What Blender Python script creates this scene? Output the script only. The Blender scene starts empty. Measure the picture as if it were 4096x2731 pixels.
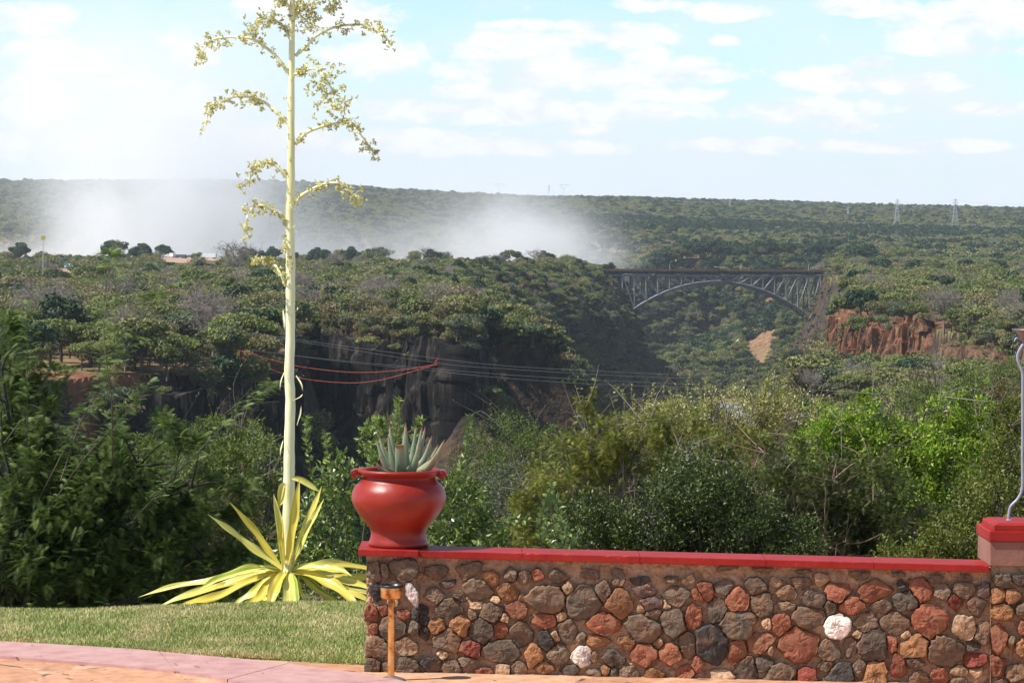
import bpy, math, random
import numpy as np
from mathutils import Vector, Matrix
random.seed(5); RS=np.random.RandomState(7)
SC=bpy.context.scene; COL=SC.collection
# ---------------------------------------------------------------- camera
F=3000.0; CAMZ=3.066; HOR=235.0
PITCH=math.atan((341-HOR)/F); ROLL=math.radians(0.45)
cam_d=bpy.data.cameras.new('camera'); cam=bpy.data.objects.new('camera',cam_d); COL.objects.link(cam)
cam_d.sensor_width=36; cam_d.lens=F/1024*36; cam_d.clip_start=0.5; cam_d.clip_end=30000
RM=Matrix.Rotation(math.pi/2-PITCH,3,'X')@Matrix.Rotation(ROLL,3,'Z')
cam.matrix_world=Matrix.Translation((0,0,CAMZ))@RM.to_4x4()
SC.camera=cam
def at(px,py,Y):
    d=RM@Vector(((px-512)/F,-(py-341)/F,-1)); t=Y/d.y
    return Vector((d.x*t,Y,CAMZ+d.z*t))
def gat(px,py,z=0.0):
    d=RM@Vector(((px-512)/F,-(py-341)/F,-1)); t=(z-CAMZ)/d.z
    return Vector((d.x*t,d.y*t,z))
def D(X,Y_): return X*.43537,Y_*.43537       # helper for reading positions
# ---------------------------------------------------------------- numpy noise
def _h(ix,iy,s):
    n=(ix.astype(np.int64)*374761393+iy.astype(np.int64)*668265263+s*1442695041)&0x7fffffff
    n=((n^(n>>13))*1274126177)&0x7fffffff
    return ((n^(n>>16))&0xffff)/65535.0
def vn(x,y,s=0):
    x=np.asarray(x,float); y=np.asarray(y,float)
    ix=np.floor(x); iy=np.floor(y); fx=x-ix; fy=y-iy
    fx=fx*fx*(3-2*fx); fy=fy*fy*(3-2*fy)
    a=_h(ix,iy,s); b=_h(ix+1,iy,s); c=_h(ix,iy+1,s); d=_h(ix+1,iy+1,s)
    return (a+(b-a)*fx)*(1-fy)+(c+(d-c)*fx)*fy
def fbm(x,y,s=0,o=4):
    r=0; a=.5; t=0
    for i in range(o):
        r=r+a*vn(x,y,s+i*17); t+=a; a*=.5; x=x*2.03+11; y=y*2.03+7
    return r/t
def sstep(a,b,x):
    t=np.clip((x-a)/(b-a),0,1); return t*t*(3-2*t)
# ---------------------------------------------------------------- mesh builder
class MB:
    def __init__(s): s.V=[]; s.F=[]; s.n=0; s.mi=[]; s.A=[]
    def add(s,V,F,mi=0,a=None):
        V=np.asarray(V,float).reshape(-1,3)
        F=[np.asarray(f,int) for f in (F if isinstance(F,list) and len(F) and isinstance(F[0],np.ndarray) and F[0].ndim==2 else [np.asarray(F,int)])]
        for f in F:
            s.F.append(f+s.n); s.mi.append(np.full(len(f),mi))
        s.V.append(V); s.n+=len(V)
        if a is None: a=np.ones((len(V),3))
        a=np.asarray(a,float)
        if a.ndim==1: a=np.tile(a,(len(V),1))
        s.A.append(a)
    def build(s,name,mats,parent=None,smooth=False,origin=None,col=False):
        me=bpy.data.meshes.new(name)
        V=np.concatenate(s.V); 
        o=parent.get('_o') if parent is not None else origin
        if o is not None: V=V-np.array(list(o))
        loops=np.concatenate([f.ravel() for f in s.F]); tot=np.concatenate([np.full(len(f),f.shape[1]) for f in s.F])
        st=np.concatenate([[0],np.cumsum(tot)[:-1]])
        me.vertices.add(len(V)); me.vertices.foreach_set('co',V.ravel())
        me.loops.add(len(loops)); me.loops.foreach_set('vertex_index',loops.astype(np.int32))
        me.polygons.add(len(tot)); me.polygons.foreach_set('loop_start',st.astype(np.int32)); me.polygons.foreach_set('loop_total',tot.astype(np.int32))
        me.polygons.foreach_set('material_index',np.concatenate(s.mi).astype(np.int32))
        me.polygons.foreach_set('use_smooth',np.full(len(tot),smooth))
        if col:
            at_=me.attributes.new('tint','FLOAT_COLOR','POINT')
            A=np.concatenate(s.A); A=np.concatenate([A,np.ones((len(A),1))],1); at_.data.foreach_set('color',A.ravel())
        me.update(calc_edges=True)
        for m in (mats if isinstance(mats,(list,tuple)) else [mats]): me.materials.append(m)
        ob=bpy.data.objects.new(name,me); COL.objects.link(ob)
        if parent is not None:
            ob.parent=parent
            if o is not None: ob['_o']=list(o)
        elif origin is not None: ob.location=origin; ob['_o']=list(origin)
        return ob
    # primitives
    def box(s,c,d,mi=0,a=None,rz=0):
        x,y,z=[q/2 for q in d]
        P=np.array([(-x,-y,-z),(x,-y,-z),(x,y,-z),(-x,y,-z),(-x,-y,z),(x,-y,z),(x,y,z),(-x,y,z)])
        if rz: 
            cs,sn=math.cos(rz),math.sin(rz); P=np.stack([P[:,0]*cs-P[:,1]*sn,P[:,0]*sn+P[:,1]*cs,P[:,2]],1)
        s.add(P+np.array(list(c)),[(0,3,2,1),(4,5,6,7),(0,1,5,4),(1,2,6,5),(2,3,7,6),(3,0,4,7)],mi,a)
    def tube(s,pts,rad,n=6,mi=0,a=None,cap=True):
        P=np.array([list(p) for p in pts],float); m=len(P)
        rad=np.broadcast_to(np.asarray(rad,float),(m,))
        T=np.gradient(P,axis=0); T/=np.maximum(np.linalg.norm(T,axis=1,keepdims=True),1e-9)
        ref=np.array([0,0,1.0]) if abs(T[:,2]).mean()<.8 else np.array([1.0,0,0])
        U=np.cross(T,ref); U/=np.maximum(np.linalg.norm(U,axis=1,keepdims=True),1e-9); W=np.cross(T,U)
        an=np.arange(n)/n*2*math.pi
        R=P[:,None]+rad[:,None,None]*(np.cos(an)[None,:,None]*U[:,None]+np.sin(an)[None,:,None]*W[:,None])
        i=np.arange(m-1)[:,None]*n; j=np.arange(n)[None]; k=(j+1)%n
        Fq=np.stack([i+j,i+k,i+n+k,i+n+j],-1).reshape(-1,4)
        Fl=[Fq]
        if cap: Fl+= [np.arange(n)[None,:], ((m-1)*n+np.arange(n)[::-1])[None,:]]
        s.add(R.reshape(-1,3),Fl,mi,a)
    def lathe(s,prof,c,n=48,mi=0,a=None,wob=0):
        prof=np.array(prof,float); m=len(prof); an=np.arange(n)/n*2*math.pi
        R=prof[:,0][:,None]*np.ones(n)
        if wob: R=R*(1+wob*(vn(np.cos(an)*2+5,np.sin(an)*2+5)-.5)[None])
        V=np.stack([R*np.cos(an),R*np.sin(an),prof[:,1][:,None]*np.ones(n)],-1).reshape(-1,3)+np.array(list(c))
        i=np.arange(m-1)[:,None]*n; j=np.arange(n)[None]; k=(j+1)%n
        s.add(V,np.stack([i+j,i+k,i+n+k,i+n+j],-1).reshape(-1,4),mi,a)
    def grid(s,P,mi=0,a=None,flip=False):
        r,c=P.shape[:2]; i=np.arange(r-1)[:,None]*c; j=np.arange(c-1)[None]
        q=np.stack([i+j,i+j+1,i+c+j+1,i+c+j],-1).reshape(-1,4)
        if flip: q=q[:,::-1]
        s.add(P.reshape(-1,3),q,mi,a)
def spline(pts,n):
    P=np.array([list(p) for p in pts],float); m=len(P); P=np.vstack([2*P[0]-P[1],P,2*P[-1]-P[-2]])
    out=[]
    for t in np.linspace(0,m-1-1e-6,n):
        i=int(t); f=t-i; a,b,c,d=P[i:i+4]
        out.append(.5*((2*b)+(-a+c)*f+(2*a-5*b+4*c-d)*f*f+(-a+3*b-3*c+d)*f**3))
    return np.array(out)
def tag(o,label=None,cat=None,group=None,kind=None):
    if label: o['label']=label
    if cat: o['category']=cat
    if group: o['group']=group
    if kind: o['kind']=kind
    return o
def thing(name,loc,label,cat,group=None):
    o=bpy.data.objects.new(name,None); COL.objects.link(o); o.location=loc; o.empty_display_size=.1
    o['_o']=list(loc); return tag(o,label,cat,group)
def copytree(o,parent=None):
    c=o.copy(); COL.objects.link(c); c.parent=parent
    for ch in o.children: copytree(ch,c)
    return c
# ---------------------------------------------------------------- materials
def newmat(name):
    m=bpy.data.materials.new(name); m.use_nodes=True; nt=m.node_tree
    return m,nt,nt.nodes['Principled BSDF']
def N(nt,t,**k):
    n=nt.nodes.new(t)
    for a,b in k.items():
        if a.startswith('i_'): n.inputs[a[2:]].default_value=b
        else: setattr(n,a,b)
    return n
def L(nt,a,b): nt.links.new(a,b)
def ramp(nt,fac,stops):
    r=nt.nodes.new('ShaderNodeValToRGB'); e=r.color_ramp.elements
    while len(e)<len(stops): e.new(.5)
    for i,(p,c) in enumerate(stops): e[i].position=p; e[i].color=(*c,1)
    L(nt,fac,r.inputs[0]); return r.outputs[0]
def noise(nt,scale,detail=5,vec=None,rough=.55,dist=0):
    n=nt.nodes.new('ShaderNodeTexNoise'); n.inputs['Scale'].default_value=scale; n.inputs['Detail'].default_value=detail
    n.inputs['Roughness'].default_value=rough; n.inputs['Distortion'].default_value=dist
    if vec: L(nt,vec,n.inputs['Vector'])
    return n.outputs['Fac']
def bump(nt,b,h,strength=.5,dist=.02):
    n=nt.nodes.new('ShaderNodeBump'); n.inputs['Strength'].default_value=strength; n.inputs['Distance'].default_value=dist
    L(nt,h,n.inputs['Height']); L(nt,n.outputs[0],b.inputs['Normal'])
def objco(nt): return nt.nodes.new('ShaderNodeTexCoord').outputs['Object']
def geopos(nt): return nt.nodes.new('ShaderNodeNewGeometry').outputs['Position']
def mixc(nt,f,a,b,mode='MIX'):
    m=nt.nodes.new('ShaderNodeMix'); m.data_type='RGBA'; m.blend_type=mode
    for s_,v in ((0,f),(6,a),(7,b)):
        if isinstance(v,(int,float)): m.inputs[s_].default_value=v
        elif isinstance(v,tuple): m.inputs[s_].default_value=(*v,1)
        else: L(nt,v,m.inputs[s_])
    return m.outputs[2]
def math_(nt,op,a,b=None,c=None,clamp=False):
    m=nt.nodes.new('ShaderNodeMath'); m.operation=op; m.use_clamp=clamp
    for i,v in enumerate((a,b,c)):
        if v is None: continue
        if isinstance(v,(int,float)): m.inputs[i].default_value=v
        else: L(nt,v,m.inputs[i])
    return m.outputs[0]
def simple(name,c,rough=.6,metal=0,var=.25,scale=8,bmp=0,bd=.01,spec=.5):
    m,nt,b=newmat(name); n=noise(nt,scale,6,objco(nt))
    col=ramp(nt,n,[(.3,tuple(q*(1-var) for q in c)),(.7,tuple(min(1,q*(1+var)) for q in c))])
    L(nt,col,b.inputs['Base Color']); b.inputs['Roughness'].default_value=rough; b.inputs['Metallic'].default_value=metal
    b.inputs['Specular IOR Level'].default_value=spec
    if bmp: bump(nt,b,noise(nt,scale*6,6,objco(nt)),bmp,bd)
    return m
def foliage(name,cols,rough=.55,trans=.25,spec=.3,rnd_obj=True):
    """leaf colour: per-object random picks along cols, per-vertex tint varies it"""
    m,nt,b=newmat(name)
    at_=N(nt,'ShaderNodeAttribute',attribute_name='tint')
    sep=nt.nodes.new('ShaderNodeSeparateColor'); L(nt,at_.outputs['Color'],sep.inputs[0])
    oi=nt.nodes.new('ShaderNodeObjectInfo')
    f=math_(nt,'ADD',math_(nt,'MULTIPLY',oi.outputs['Random'],.75 if rnd_obj else 0.0),math_(nt,'MULTIPLY',sep.outputs[1],.3 if rnd_obj else 1.0))
    st=[(i/(max(1,len(cols)-1)),c) for i,c in enumerate(cols)]
    c=ramp(nt,f,st); c=mixc(nt,1.0,c,at_.outputs['Color'],'MULTIPLY') if False else c
    hs=nt.nodes.new('ShaderNodeHueSaturation'); L(nt,c,hs.inputs['Color']); L(nt,math_(nt,'ADD',.62,math_(nt,'MULTIPLY',sep.outputs[0],.76)),hs.inputs['Value'])
    L(nt,hs.outputs[0],b.inputs['Base Color']); b.inputs['Roughness'].default_value=rough; b.inputs['Specular IOR Level'].default_value=spec
    if trans:
        tr=nt.nodes.new('ShaderNodeBsdfTranslucent'); L(nt,hs.outputs[0],tr.inputs[0])
        mx=nt.nodes.new('ShaderNodeMixShader'); mx.inputs[0].default_value=trans
        L(nt,b.outputs[0],mx.inputs[1]); L(nt,tr.outputs[0],mx.inputs[2]); L(nt,mx.outputs[0],nt.nodes['Material Output'].inputs[0])
    return m
M={}
M['bark']=simple('bark',(.10,.075,.055),.9,var=.4,scale=3)
M['palebark']=simple('pale_bark',(.20,.17,.145),.85,var=.3,scale=3)
M['darkbark']=simple('dark_bark',(.035,.028,.022),.9,var=.3,scale=4)
M['f_round']=foliage('leaf_green',[(.105,.145,.034),(.155,.185,.052),(.20,.19,.068)])
M['f_flat']=foliage('leaf_light_green',[(.15,.20,.048),(.20,.225,.066),(.235,.22,.08)])
M['f_sparse']=foliage('leaf_olive',[(.165,.175,.062),(.21,.19,.08),(.25,.195,.105)])
M['f_shrub']=foliage('leaf_shrub',[(.16,.18,.055),(.21,.19,.08),(.26,.20,.105),(.24,.19,.10)])
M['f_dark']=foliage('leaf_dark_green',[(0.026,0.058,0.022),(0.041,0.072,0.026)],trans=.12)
M['f_grey']=foliage('leaf_grey_green',[(.11,.145,.075),(.145,.165,.09)])
M['f_big']=foliage('specimen_leaf',[(.045,.070,.018),(.075,.10,.028),(.10,.11,.03)],trans=.2)
# ---------------------------------------------------------------- terrain
def polydist(x,y,poly):
    """signed distance (positive inside) and y of nearest point"""
    x=np.asarray(x,float); y=np.asarray(y,float)
    best=np.full(x.shape,1e18); ny=np.zeros(x.shape); nx_=np.zeros(x.shape); ins=np.zeros(x.shape,bool)
    n=len(poly)
    for i in range(n):
        ax,ay=poly[i]; bx,by=poly[(i+1)%n]; dx,dy=bx-ax,by-ay
        t=np.clip(((x-ax)*dx+(y-ay)*dy)/(dx*dx+dy*dy),0,1); qx=ax+t*dx; qy=ay+t*dy
        d=(x-qx)**2+(y-qy)**2; m=d<best; best=np.where(m,d,best); ny=np.where(m,qy,ny); nx_=np.where(m,qx,nx_)
        c=((ay>y)!=(by>y)); 
        with np.errstate(divide='ignore',invalid='ignore'): xi=ax+(y-ay)*dx/(dy if dy else 1e-9)
        ins^=(c&(x<xi))
    d=np.sqrt(best); polydist.nx=nx_; return np.where(ins,d,-d),ny
GORGE=[(-400,200),(-260,300),(-150,430),(-96,520),(-72,545),(-49,575),(-58,690),(-57,842),(-36,800),(-13,778),(-14,860),(-22,1000),(-34,1250),(-42,1480),(-14,1800),(44,2168),(44,2290),(10,2420),(-120,2560),(-300,2620),
       (-300,2800),(-100,2860),(150,2980),(330,3000),(330,2700),(268,2400),(236,2230),(196,1700),(150,1300),(104,962),(84,900),(72,700),(64,500),(80,300),(60,150),(0,125),(-150,140)]
RPLAT=[(106,962),(109,938),(124,905),(133,800),(140,700),(150,600),(200,480),(700,300),(2500,3000),(2500,9000),(600,9000),(250,2400),(180,1500)]
SKYU=[-.25,-.1707,-.07,-.041,.003,.033,.106,.17,.25]; SKYZ=[98,98,101,89,80,80,64,56,50]
def Hf(x,y):
    x=np.asarray(x,float); y=np.asarray(y,float)
    u=x/np.maximum(y,1)
    n1=fbm(x/60,y/60,3)-.5; n2=fbm(x/14,y/14,9)-.5
    zs=np.interp(u,SKYU,SKYZ)+(fbm(x/700,y/700,21)-.5)*26
    rise=np.interp(y,[2600,3600,4500,6500,7200,9000],[0,.16,.45,1,.95,.5])
    far=-23+(zs+23)*rise
    basin=sstep(2560,2680,y)*(1-sstep(3300,3700,y))*(1-sstep(.03,.06,u))*45
    plat=far-basin+n1*4+n2*1.2
    nb=np.interp(y,[0,25,28,40,100,200,500,930],[-.4,-.45,-1.0,-3,-13,-24,-33,-39])+(n1*3+n2*1.5)*sstep(28,80,y)
    dr,_=polydist(x,y,RPLAT)
    far_side=((y>500)&(x<-20+0*x))|(y>965)
    # left side plateau beyond the near gorge
    leftp=sstep(430,520,y+(-x)*.3)*(x<20)
    wr=sstep(-2.5,2.5,dr+n2*4)
    w=np.maximum(np.maximum(leftp,wr),(y>965)*1.0)
    z=nb*(1-w)+plat*w
    z=z+5.0*np.exp(-((x+272)/75)**2-((y-2420)/70)**2)+2.5*np.exp(-((x+300)/60)**2-((y-1900)/60)**2)
    d,ny=polydist(x,y,GORGE); nx=polydist.nx
    wv=(fbm(x/22,y/22,31,3)-.5); d=d+wv*9+(fbm(x/70,y/70,32,3)-.5)*22*sstep(150,500,y)*(1-sstep(.9,1,((y>760)&(y<1010))*1.0)*.8)
    far=sstep(2330,2600,ny)*(ny<3100)
    prof=np.interp(d,[0,2,8,26,48,62],[0,10,26,58,100,108])
    proff=np.interp(d,[0,4,30,120,260,300],[0,4,22,75,106,108])
    lf=((ny>870)&(ny<2400)&(nx<.045*ny+15))*1.0; pl=np.interp(d,[0,8,26,42,56,84,110],[0,3,12,27,70,96,108])+(fbm(x/35,y/35,61,3)-.5)*26*sstep(2,25,d)*(1-sstep(80,105,d))
    prof=prof*(1-lf)+pl*lf; far=far*(1-.85*(1-sstep(185,228,nx))*(nx>40)); drop=prof*(1-far)+proff*far
    rough=(fbm(x/9,y/9,41)-.5)*9*sstep(1,8,d)*(1-sstep(95,108,drop))
    z=np.maximum(z-drop+rough,np.where(d>0,-134+n1*3,-1e9))
    return z
def gslope(x,y,e=1.5):
    return np.hypot(Hf(x+e,y)-Hf(x-e,y),Hf(x,y+e)-Hf(x,y-e))/(2*e)
us=np.linspace(-.27,.27,560); ys=np.exp(np.linspace(math.log(25.5),math.log(9000),1000))
ys=np.sort(np.concatenate([ys,np.linspace(540,600,60),np.linspace(770,860,60),np.linspace(2150,2900,160)]))
UU,YY=np.meshgrid(us,ys); XX=UU*YY; ZZ=Hf(XX,YY)
mb=MB(); mb.grid(np.stack([XX,YY,ZZ],-1))
m,nt,b=newmat('bush_ground'); gp=geopos(nt); ge=nt.nodes.new('ShaderNodeNewGeometry'); sx=nt.nodes.new('ShaderNodeSeparateXYZ'); L(nt,ge.outputs['Normal'],sx.inputs[0])
mp=N(nt,'ShaderNodeMapping'); L(nt,gp,mp.inputs[0]); mp.inputs['Scale'].default_value=(1,1,.45)
flat=ramp(nt,noise(nt,.02,8,gp,.7),[(.3,(.09,.11,.035)),(.46,(.16,.14,.06)),(.58,(.25,.16,.085)),(.72,(.12,.13,.045))])
rock=ramp(nt,noise(nt,.22,8,mp.outputs[0],.7),[(.3,(.018,.015,.013)),(.5,(.06,.045,.035)),(.62,(.11,.065,.04)),(.75,(.05,.055,.025))])
st=math_(nt,'ADD',sx.outputs[2],math_(nt,'MULTIPLY',noise(nt,.12,5,gp),.25))
c=mixc(nt,ramp(nt,st,[(.78,(0,0,0)),(.92,(1,1,1))]),rock,flat)
# bare landslip below the bridge
def blobmask(cx,cy,rx,ry,sh=0,amp=.9,sc=.05):
    sp=nt.nodes.new('ShaderNodeSeparateXYZ'); L(nt,gp,sp.inputs[0])
    xs=math_(nt,'SUBTRACT',sp.outputs[0],math_(nt,'MULTIPLY',math_(nt,'SUBTRACT',sp.outputs[1],cy),sh)); dx=math_(nt,'DIVIDE',math_(nt,'SUBTRACT',xs,cx),rx); dy=math_(nt,'DIVIDE',math_(nt,'SUBTRACT',sp.outputs[1],cy),ry)
    r=math_(nt,'ADD',math_(nt,'MULTIPLY',dx,dx),math_(nt,'MULTIPLY',dy,dy))
    r=math_(nt,'ADD',r,math_(nt,'MULTIPLY',math_(nt,'SUBTRACT',noise(nt,sc,5,gp),.5),amp*2))
    return ramp(nt,r,[(.75,(1,1,1)),(1.0,(0,0,0))])
SLIP=(228,2715,23,240,.098)
slipc=ramp(nt,noise(nt,.3,6,gp),[(.3,(.14,.085,.05)),(.7,(.32,.19,.11))])
c=mixc(nt,blobmask(*SLIP),c,slipc)
c=mixc(nt,blobmask(-72,552,22,9),c,ramp(nt,noise(nt,.5,6,gp),[(.3,(.14,.06,.035)),(.7,(.25,.12,.07))]))
L(nt,c,b.inputs['Base Color']); b.inputs['Roughness'].default_value=.95; b.inputs['Specular IOR Level'].default_value=.1
bump(nt,b,noise(nt,.5,8,gp),.9,1.5)
M['ground']=m
tag(mb.build('terrain',[m],smooth=False),kind='structure')
# river
m,nt,b=newmat('river_water'); L(nt,ramp(nt,noise(nt,.15,7,geopos(nt),.7),[(.42,(.05,.06,.055)),(.6,(.55,.57,.55))]),b.inputs['Base Color']); b.inputs['Roughness'].default_value=.25
mb=MB(); rp=spline([(-200,380,-128.5),(0,480,-128.5),(20,800,-128.5),(40,1200,-128.5),(90,1700,-128.5),(152,2150,-128.5),(160,2400,-128.5),(100,2650,-128.5),(-250,2720,-128.5)],80)
T=np.gradient(rp[:,:2],axis=0); T/=np.linalg.norm(T,axis=1,keepdims=True); Nn=np.stack([-T[:,1],T[:,0],0*T[:,0]],1)
mb.grid(np.stack([rp+Nn*26,rp-Nn*26],1)); tag(mb.build('river',[m]),kind='structure')
# cliff faces: jointed basalt standing proud of the slope
def cliff(name,pts,zt,zb,seed,cols,ns=260,nv=60,out=1.0,amp=3.0,cw=3.0,label=None):
    P=spline([(x,y,0) for x,y in pts],ns); s=np.concatenate([[0],np.cumsum(np.hypot(*np.diff(P[:,:2],axis=0).T))])
    T=np.gradient(P[:,:2],axis=0); T/=np.linalg.norm(T,axis=1,keepdims=True); Nn=np.stack([T[:,1],-T[:,0]],1)   # to the right of travel
    top=zt+(fbm(s/12,s*0,seed)-.5)*amp*2.5+(vn(s/3,s*0,seed+1)-.5)*amp; bot=zb+(fbm(s/15,s*0+4,seed)-.5)*8
    v=np.linspace(0,1,nv)[:,None]; S=np.tile(s,(nv,1)); Z=top[None]*(1-v)+bot[None]*v
    # columnar joints: piecewise-constant along s, broken in height
    colid=np.floor(S/cw+vn(S/9,Z/14,seed+3)*2.2); lev=np.floor(Z/(cw*4.5)+_h(colid,colid*0,seed+5)*3)
    o=_h(colid,lev*0,seed+7)*amp+_h(colid,lev,seed+9)*amp*.55+(fbm(S/5,Z/9,seed+11)-.5)*amp*1.3+v*amp*.9+(fbm(S/25,Z/40,seed+2)-.5)*amp*3
    o+= (vn(S/1.1,Z/3.5,seed+15)-.5)*amp*.35
    X=P[None,:,0]+Nn[None,:,0]*(o+out); Y=P[None,:,1]+Nn[None,:,1]*(o+out)
    Z=Z+(vn(S/2,Z/2,seed+20)-.5)*1.2
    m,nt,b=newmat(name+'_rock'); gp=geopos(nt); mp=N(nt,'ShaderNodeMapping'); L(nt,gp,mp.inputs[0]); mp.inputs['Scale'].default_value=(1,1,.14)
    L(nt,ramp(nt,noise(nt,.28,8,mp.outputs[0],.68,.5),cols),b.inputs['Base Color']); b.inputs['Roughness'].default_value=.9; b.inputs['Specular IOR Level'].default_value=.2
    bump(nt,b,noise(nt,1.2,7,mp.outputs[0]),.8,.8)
    mb=MB(); mb.grid(np.stack([X,Y,Z],-1)); 
    # a back skirt gives the face thickness
    bk=np.stack([np.stack([X[0],Y[0],Z[0]],-1),np.stack([P[:,0]-Nn[:,0]*8,P[:,1]-Nn[:,1]*8,top-1],-1)],0); mb.grid(bk)
    return tag(mb.build('cliff',[m]),kind='structure')
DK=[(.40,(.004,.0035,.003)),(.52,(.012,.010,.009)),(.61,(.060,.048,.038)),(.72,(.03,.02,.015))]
RD=[(.38,(.018,.013,.011)),(.46,(.09,.045,.028)),(.52,(.24,.10,.05)),(.58,(.07,.045,.032)),(.64,(.32,.17,.09)),(.72,(.10,.075,.055))]
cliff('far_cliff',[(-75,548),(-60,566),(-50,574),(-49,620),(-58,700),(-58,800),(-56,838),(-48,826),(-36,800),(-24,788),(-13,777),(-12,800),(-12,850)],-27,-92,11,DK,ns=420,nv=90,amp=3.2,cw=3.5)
cliff('red_cliff',[(112,975),(104.5,958),(105,945),(108,936),(114,922),(124,903),(129,902),(134,912)],-23.5,-40,51,RD,ns=340,nv=60,amp=3.2,cw=1.25)
RB=[(.34,(.02,.015,.012)),(.48,(.09,.05,.03)),(.58,(.20,.11,.065)),(.72,(.06,.05,.03))]
cliff('rubble_cliff',[(140,884),(134,874),(130,850),(131,825),(134,800),(142,796)],-27,-37,57,RB,ns=140,nv=40,amp=4.5,cw=2.2)
cliff('rubble_cliff',[(146,780),(138,772),(136,758),(138,735),(142,715),(150,714)],-28,-37,58,RB,ns=140,nv=40,amp=4.5,cw=2.0)
cliff('spur_cliff',[(-34,1462),(-24,1480),(-14,1550),(4,1700)],-27,-44,71,[(.3,(.02,.015,.012)),(.5,(.10,.05,.03)),(.7,(.26,.13,.07))],ns=160,nv=30,amp=4,cw=5)
# ---------------------------------------------------------------- far trees
def rand_unit(n,rs):
    v=rs.normal(size=(n,3)); return v/np.linalg.norm(v,axis=1,keepdims=True)
def leafquads(C,size,rs,nrm=None,asp=1.0,tint=None,bend=.25):
    """quads centred on C, random orientation"""
    n=len(C); nv=rand_unit(n,rs)
    if nrm is not None: nv=nv*.8+nrm; nv/=np.linalg.norm(nv,axis=1,keepdims=True)
    a=np.cross(nv,rand_unit(n,rs)); a/=np.maximum(np.linalg.norm(a,axis=1,keepdims=True),1e-6); b=np.cross(nv,a)
    s=(size*(.6+.8*rs.rand(n)))[:,None]
    V=np.stack([C-a*s*asp,C-b*s*.55+nv*s*bend,C+a*s*asp,C+b*s*.55+nv*s*bend],1).reshape(-1,3)
    Fq=np.arange(n*4).reshape(-1,4)
    t=rs.rand(n) if tint is None else tint
    A=np.stack([np.repeat(t,4),np.repeat(rs.rand(n),4),np.zeros(n*4)],1)
    return V,Fq,A
def limbs(mb,h,rad,spread,rs,n=5,r0=.22,sub=2,mi=0,lean=0):
    """trunk + limbs, returns limb tips"""
    th=h*(.28+.15*rs.rand()); tx=rs.normal()*.25+lean
    trunk=spline([(0,0,-.8),(tx*.3,rs.normal()*.1,th*.5),(tx,rs.normal()*.15,th)],5); mb.tube(trunk,np.linspace(r0*1.25,r0*.75,5),6,mi,cap=False)
    tips=[]; base=trunk[-1]
    for i in range(n):
        an=i/n*6.283+rs.rand()*.8; rr=rad*(.45+.4*rs.rand()); zt=h*(.62+.3*rs.rand())
        e=np.array([base[0]+math.cos(an)*rr,base[1]+math.sin(an)*rr,zt]); m_=base+(e-base)*.5+np.array([0,0,-.06*h+rs.normal()*.2])
        c=spline([base,m_,e],6); mb.tube(c,np.linspace(r0*.55,r0*.15,6),4,mi,cap=False); tips.append(e)
        for k in range(sub):
            p=c[2+rs.randint(3)]; e2=p+np.array([rs.normal()*rad*.35,rs.normal()*rad*.35,h*(.12+.15*rs.rand())]); 
            mb.tube([p,(p+e2)/2+rs.normal(size=3)*.15,e2],[r0*.25,r0*.16,r0*.06],3,mi,cap=False); tips.append(e2)
    return tips
def tree_arrays(kind,seed,q=1.0):
    """returns (trunk MB or None, crown MB or None)"""
    rs=np.random.RandomState(seed); tm=MB(); cm=MB()
    if kind=='bare':
        h=8; tips=limbs(tm,h,3.6,3,rs,7,.20,4,0)
        for t in tips:
            for k in range(7):
                e=t+np.array([rs.normal()*.9,rs.normal()*.9,abs(rs.normal())*1.0]); tm.tube([t,(t+e)/2+rs.normal(size=3)*.1,e],[.05,.04,.02],3,0,cap=False)
                for j in range(2):
                    e3=e+rs.normal(size=3)*.5; tm.tube([e,e3],[.03,.018],3,0,cap=False)
        return tm,None
    P=dict(round=(4.2,3.0,4.6,16,int(95*q),.34,.42),flat=(4.6,1.7,5.4,18,int(80*q),.33,.38),sparse=(4.0,2.5,4.8,15,int(48*q),.30,.50),
           shrub=(2.6,1.4,1.3,9,int(60*q),.30,.45),dark=(4.4,3.9,5.0,20,int(120*q),.42,.36),grey=(3.9,2.6,4.4,15,int(70*q),.30,.45))[kind]
    R,rz,zc,nl,npl,sz,lr=P
    if kind!='shrub': limbs(tm,zc+rz*.6,R,2,rs,6,.20,3,0)
    else:
        for k in range(4):
            e=np.array([rs.normal()*1.2,rs.normal()*1.2,1.8]); tm.tube([(0,0,-.3),e*.5,e],[.07,.05,.02],3,0,cap=False)
    for i in range(nl):
        d=rand_unit(1,rs)[0]; 
        if kind!='shrub' and d[2]<-.35: d[2]*=-.6
        rr=rs.rand()**.35
        c=np.array([d[0]*R*rr*.78,d[1]*R*rr*.78,zc+d[2]*rz*rr*.8]); 
        if kind=='flat': c[2]=zc+abs(d[2])*rz*.5-(np.hypot(c[0],c[1])/R)**2*.9
        lrad=R*lr*(.6+.6*rs.rand()); k=npl
        n_=rand_unit(k,rs); rad=lrad*(.55+.5*rs.rand(k))[:,None]; C=c+n_*rad*np.array([1,1,.6 if kind!='flat' else .35])
        up=np.array([0,0,.5])
        V,Fq,A=leafquads(C,sz/math.sqrt(q),rs,n_*.7+up,1.0,np.clip(rs.rand()*.5+rs.rand(k)*.5,0,1))
        cm.add(V,Fq,0,A)
    return tm,cm
KIND=dict(round=('bark','f_round'),flat=('bark','f_flat'),sparse=('bark','f_sparse'),shrub=('bark','f_shrub'),dark=('darkbark','f_dark'),grey=('palebark','f_grey'),bare=('palebark',None))
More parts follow.
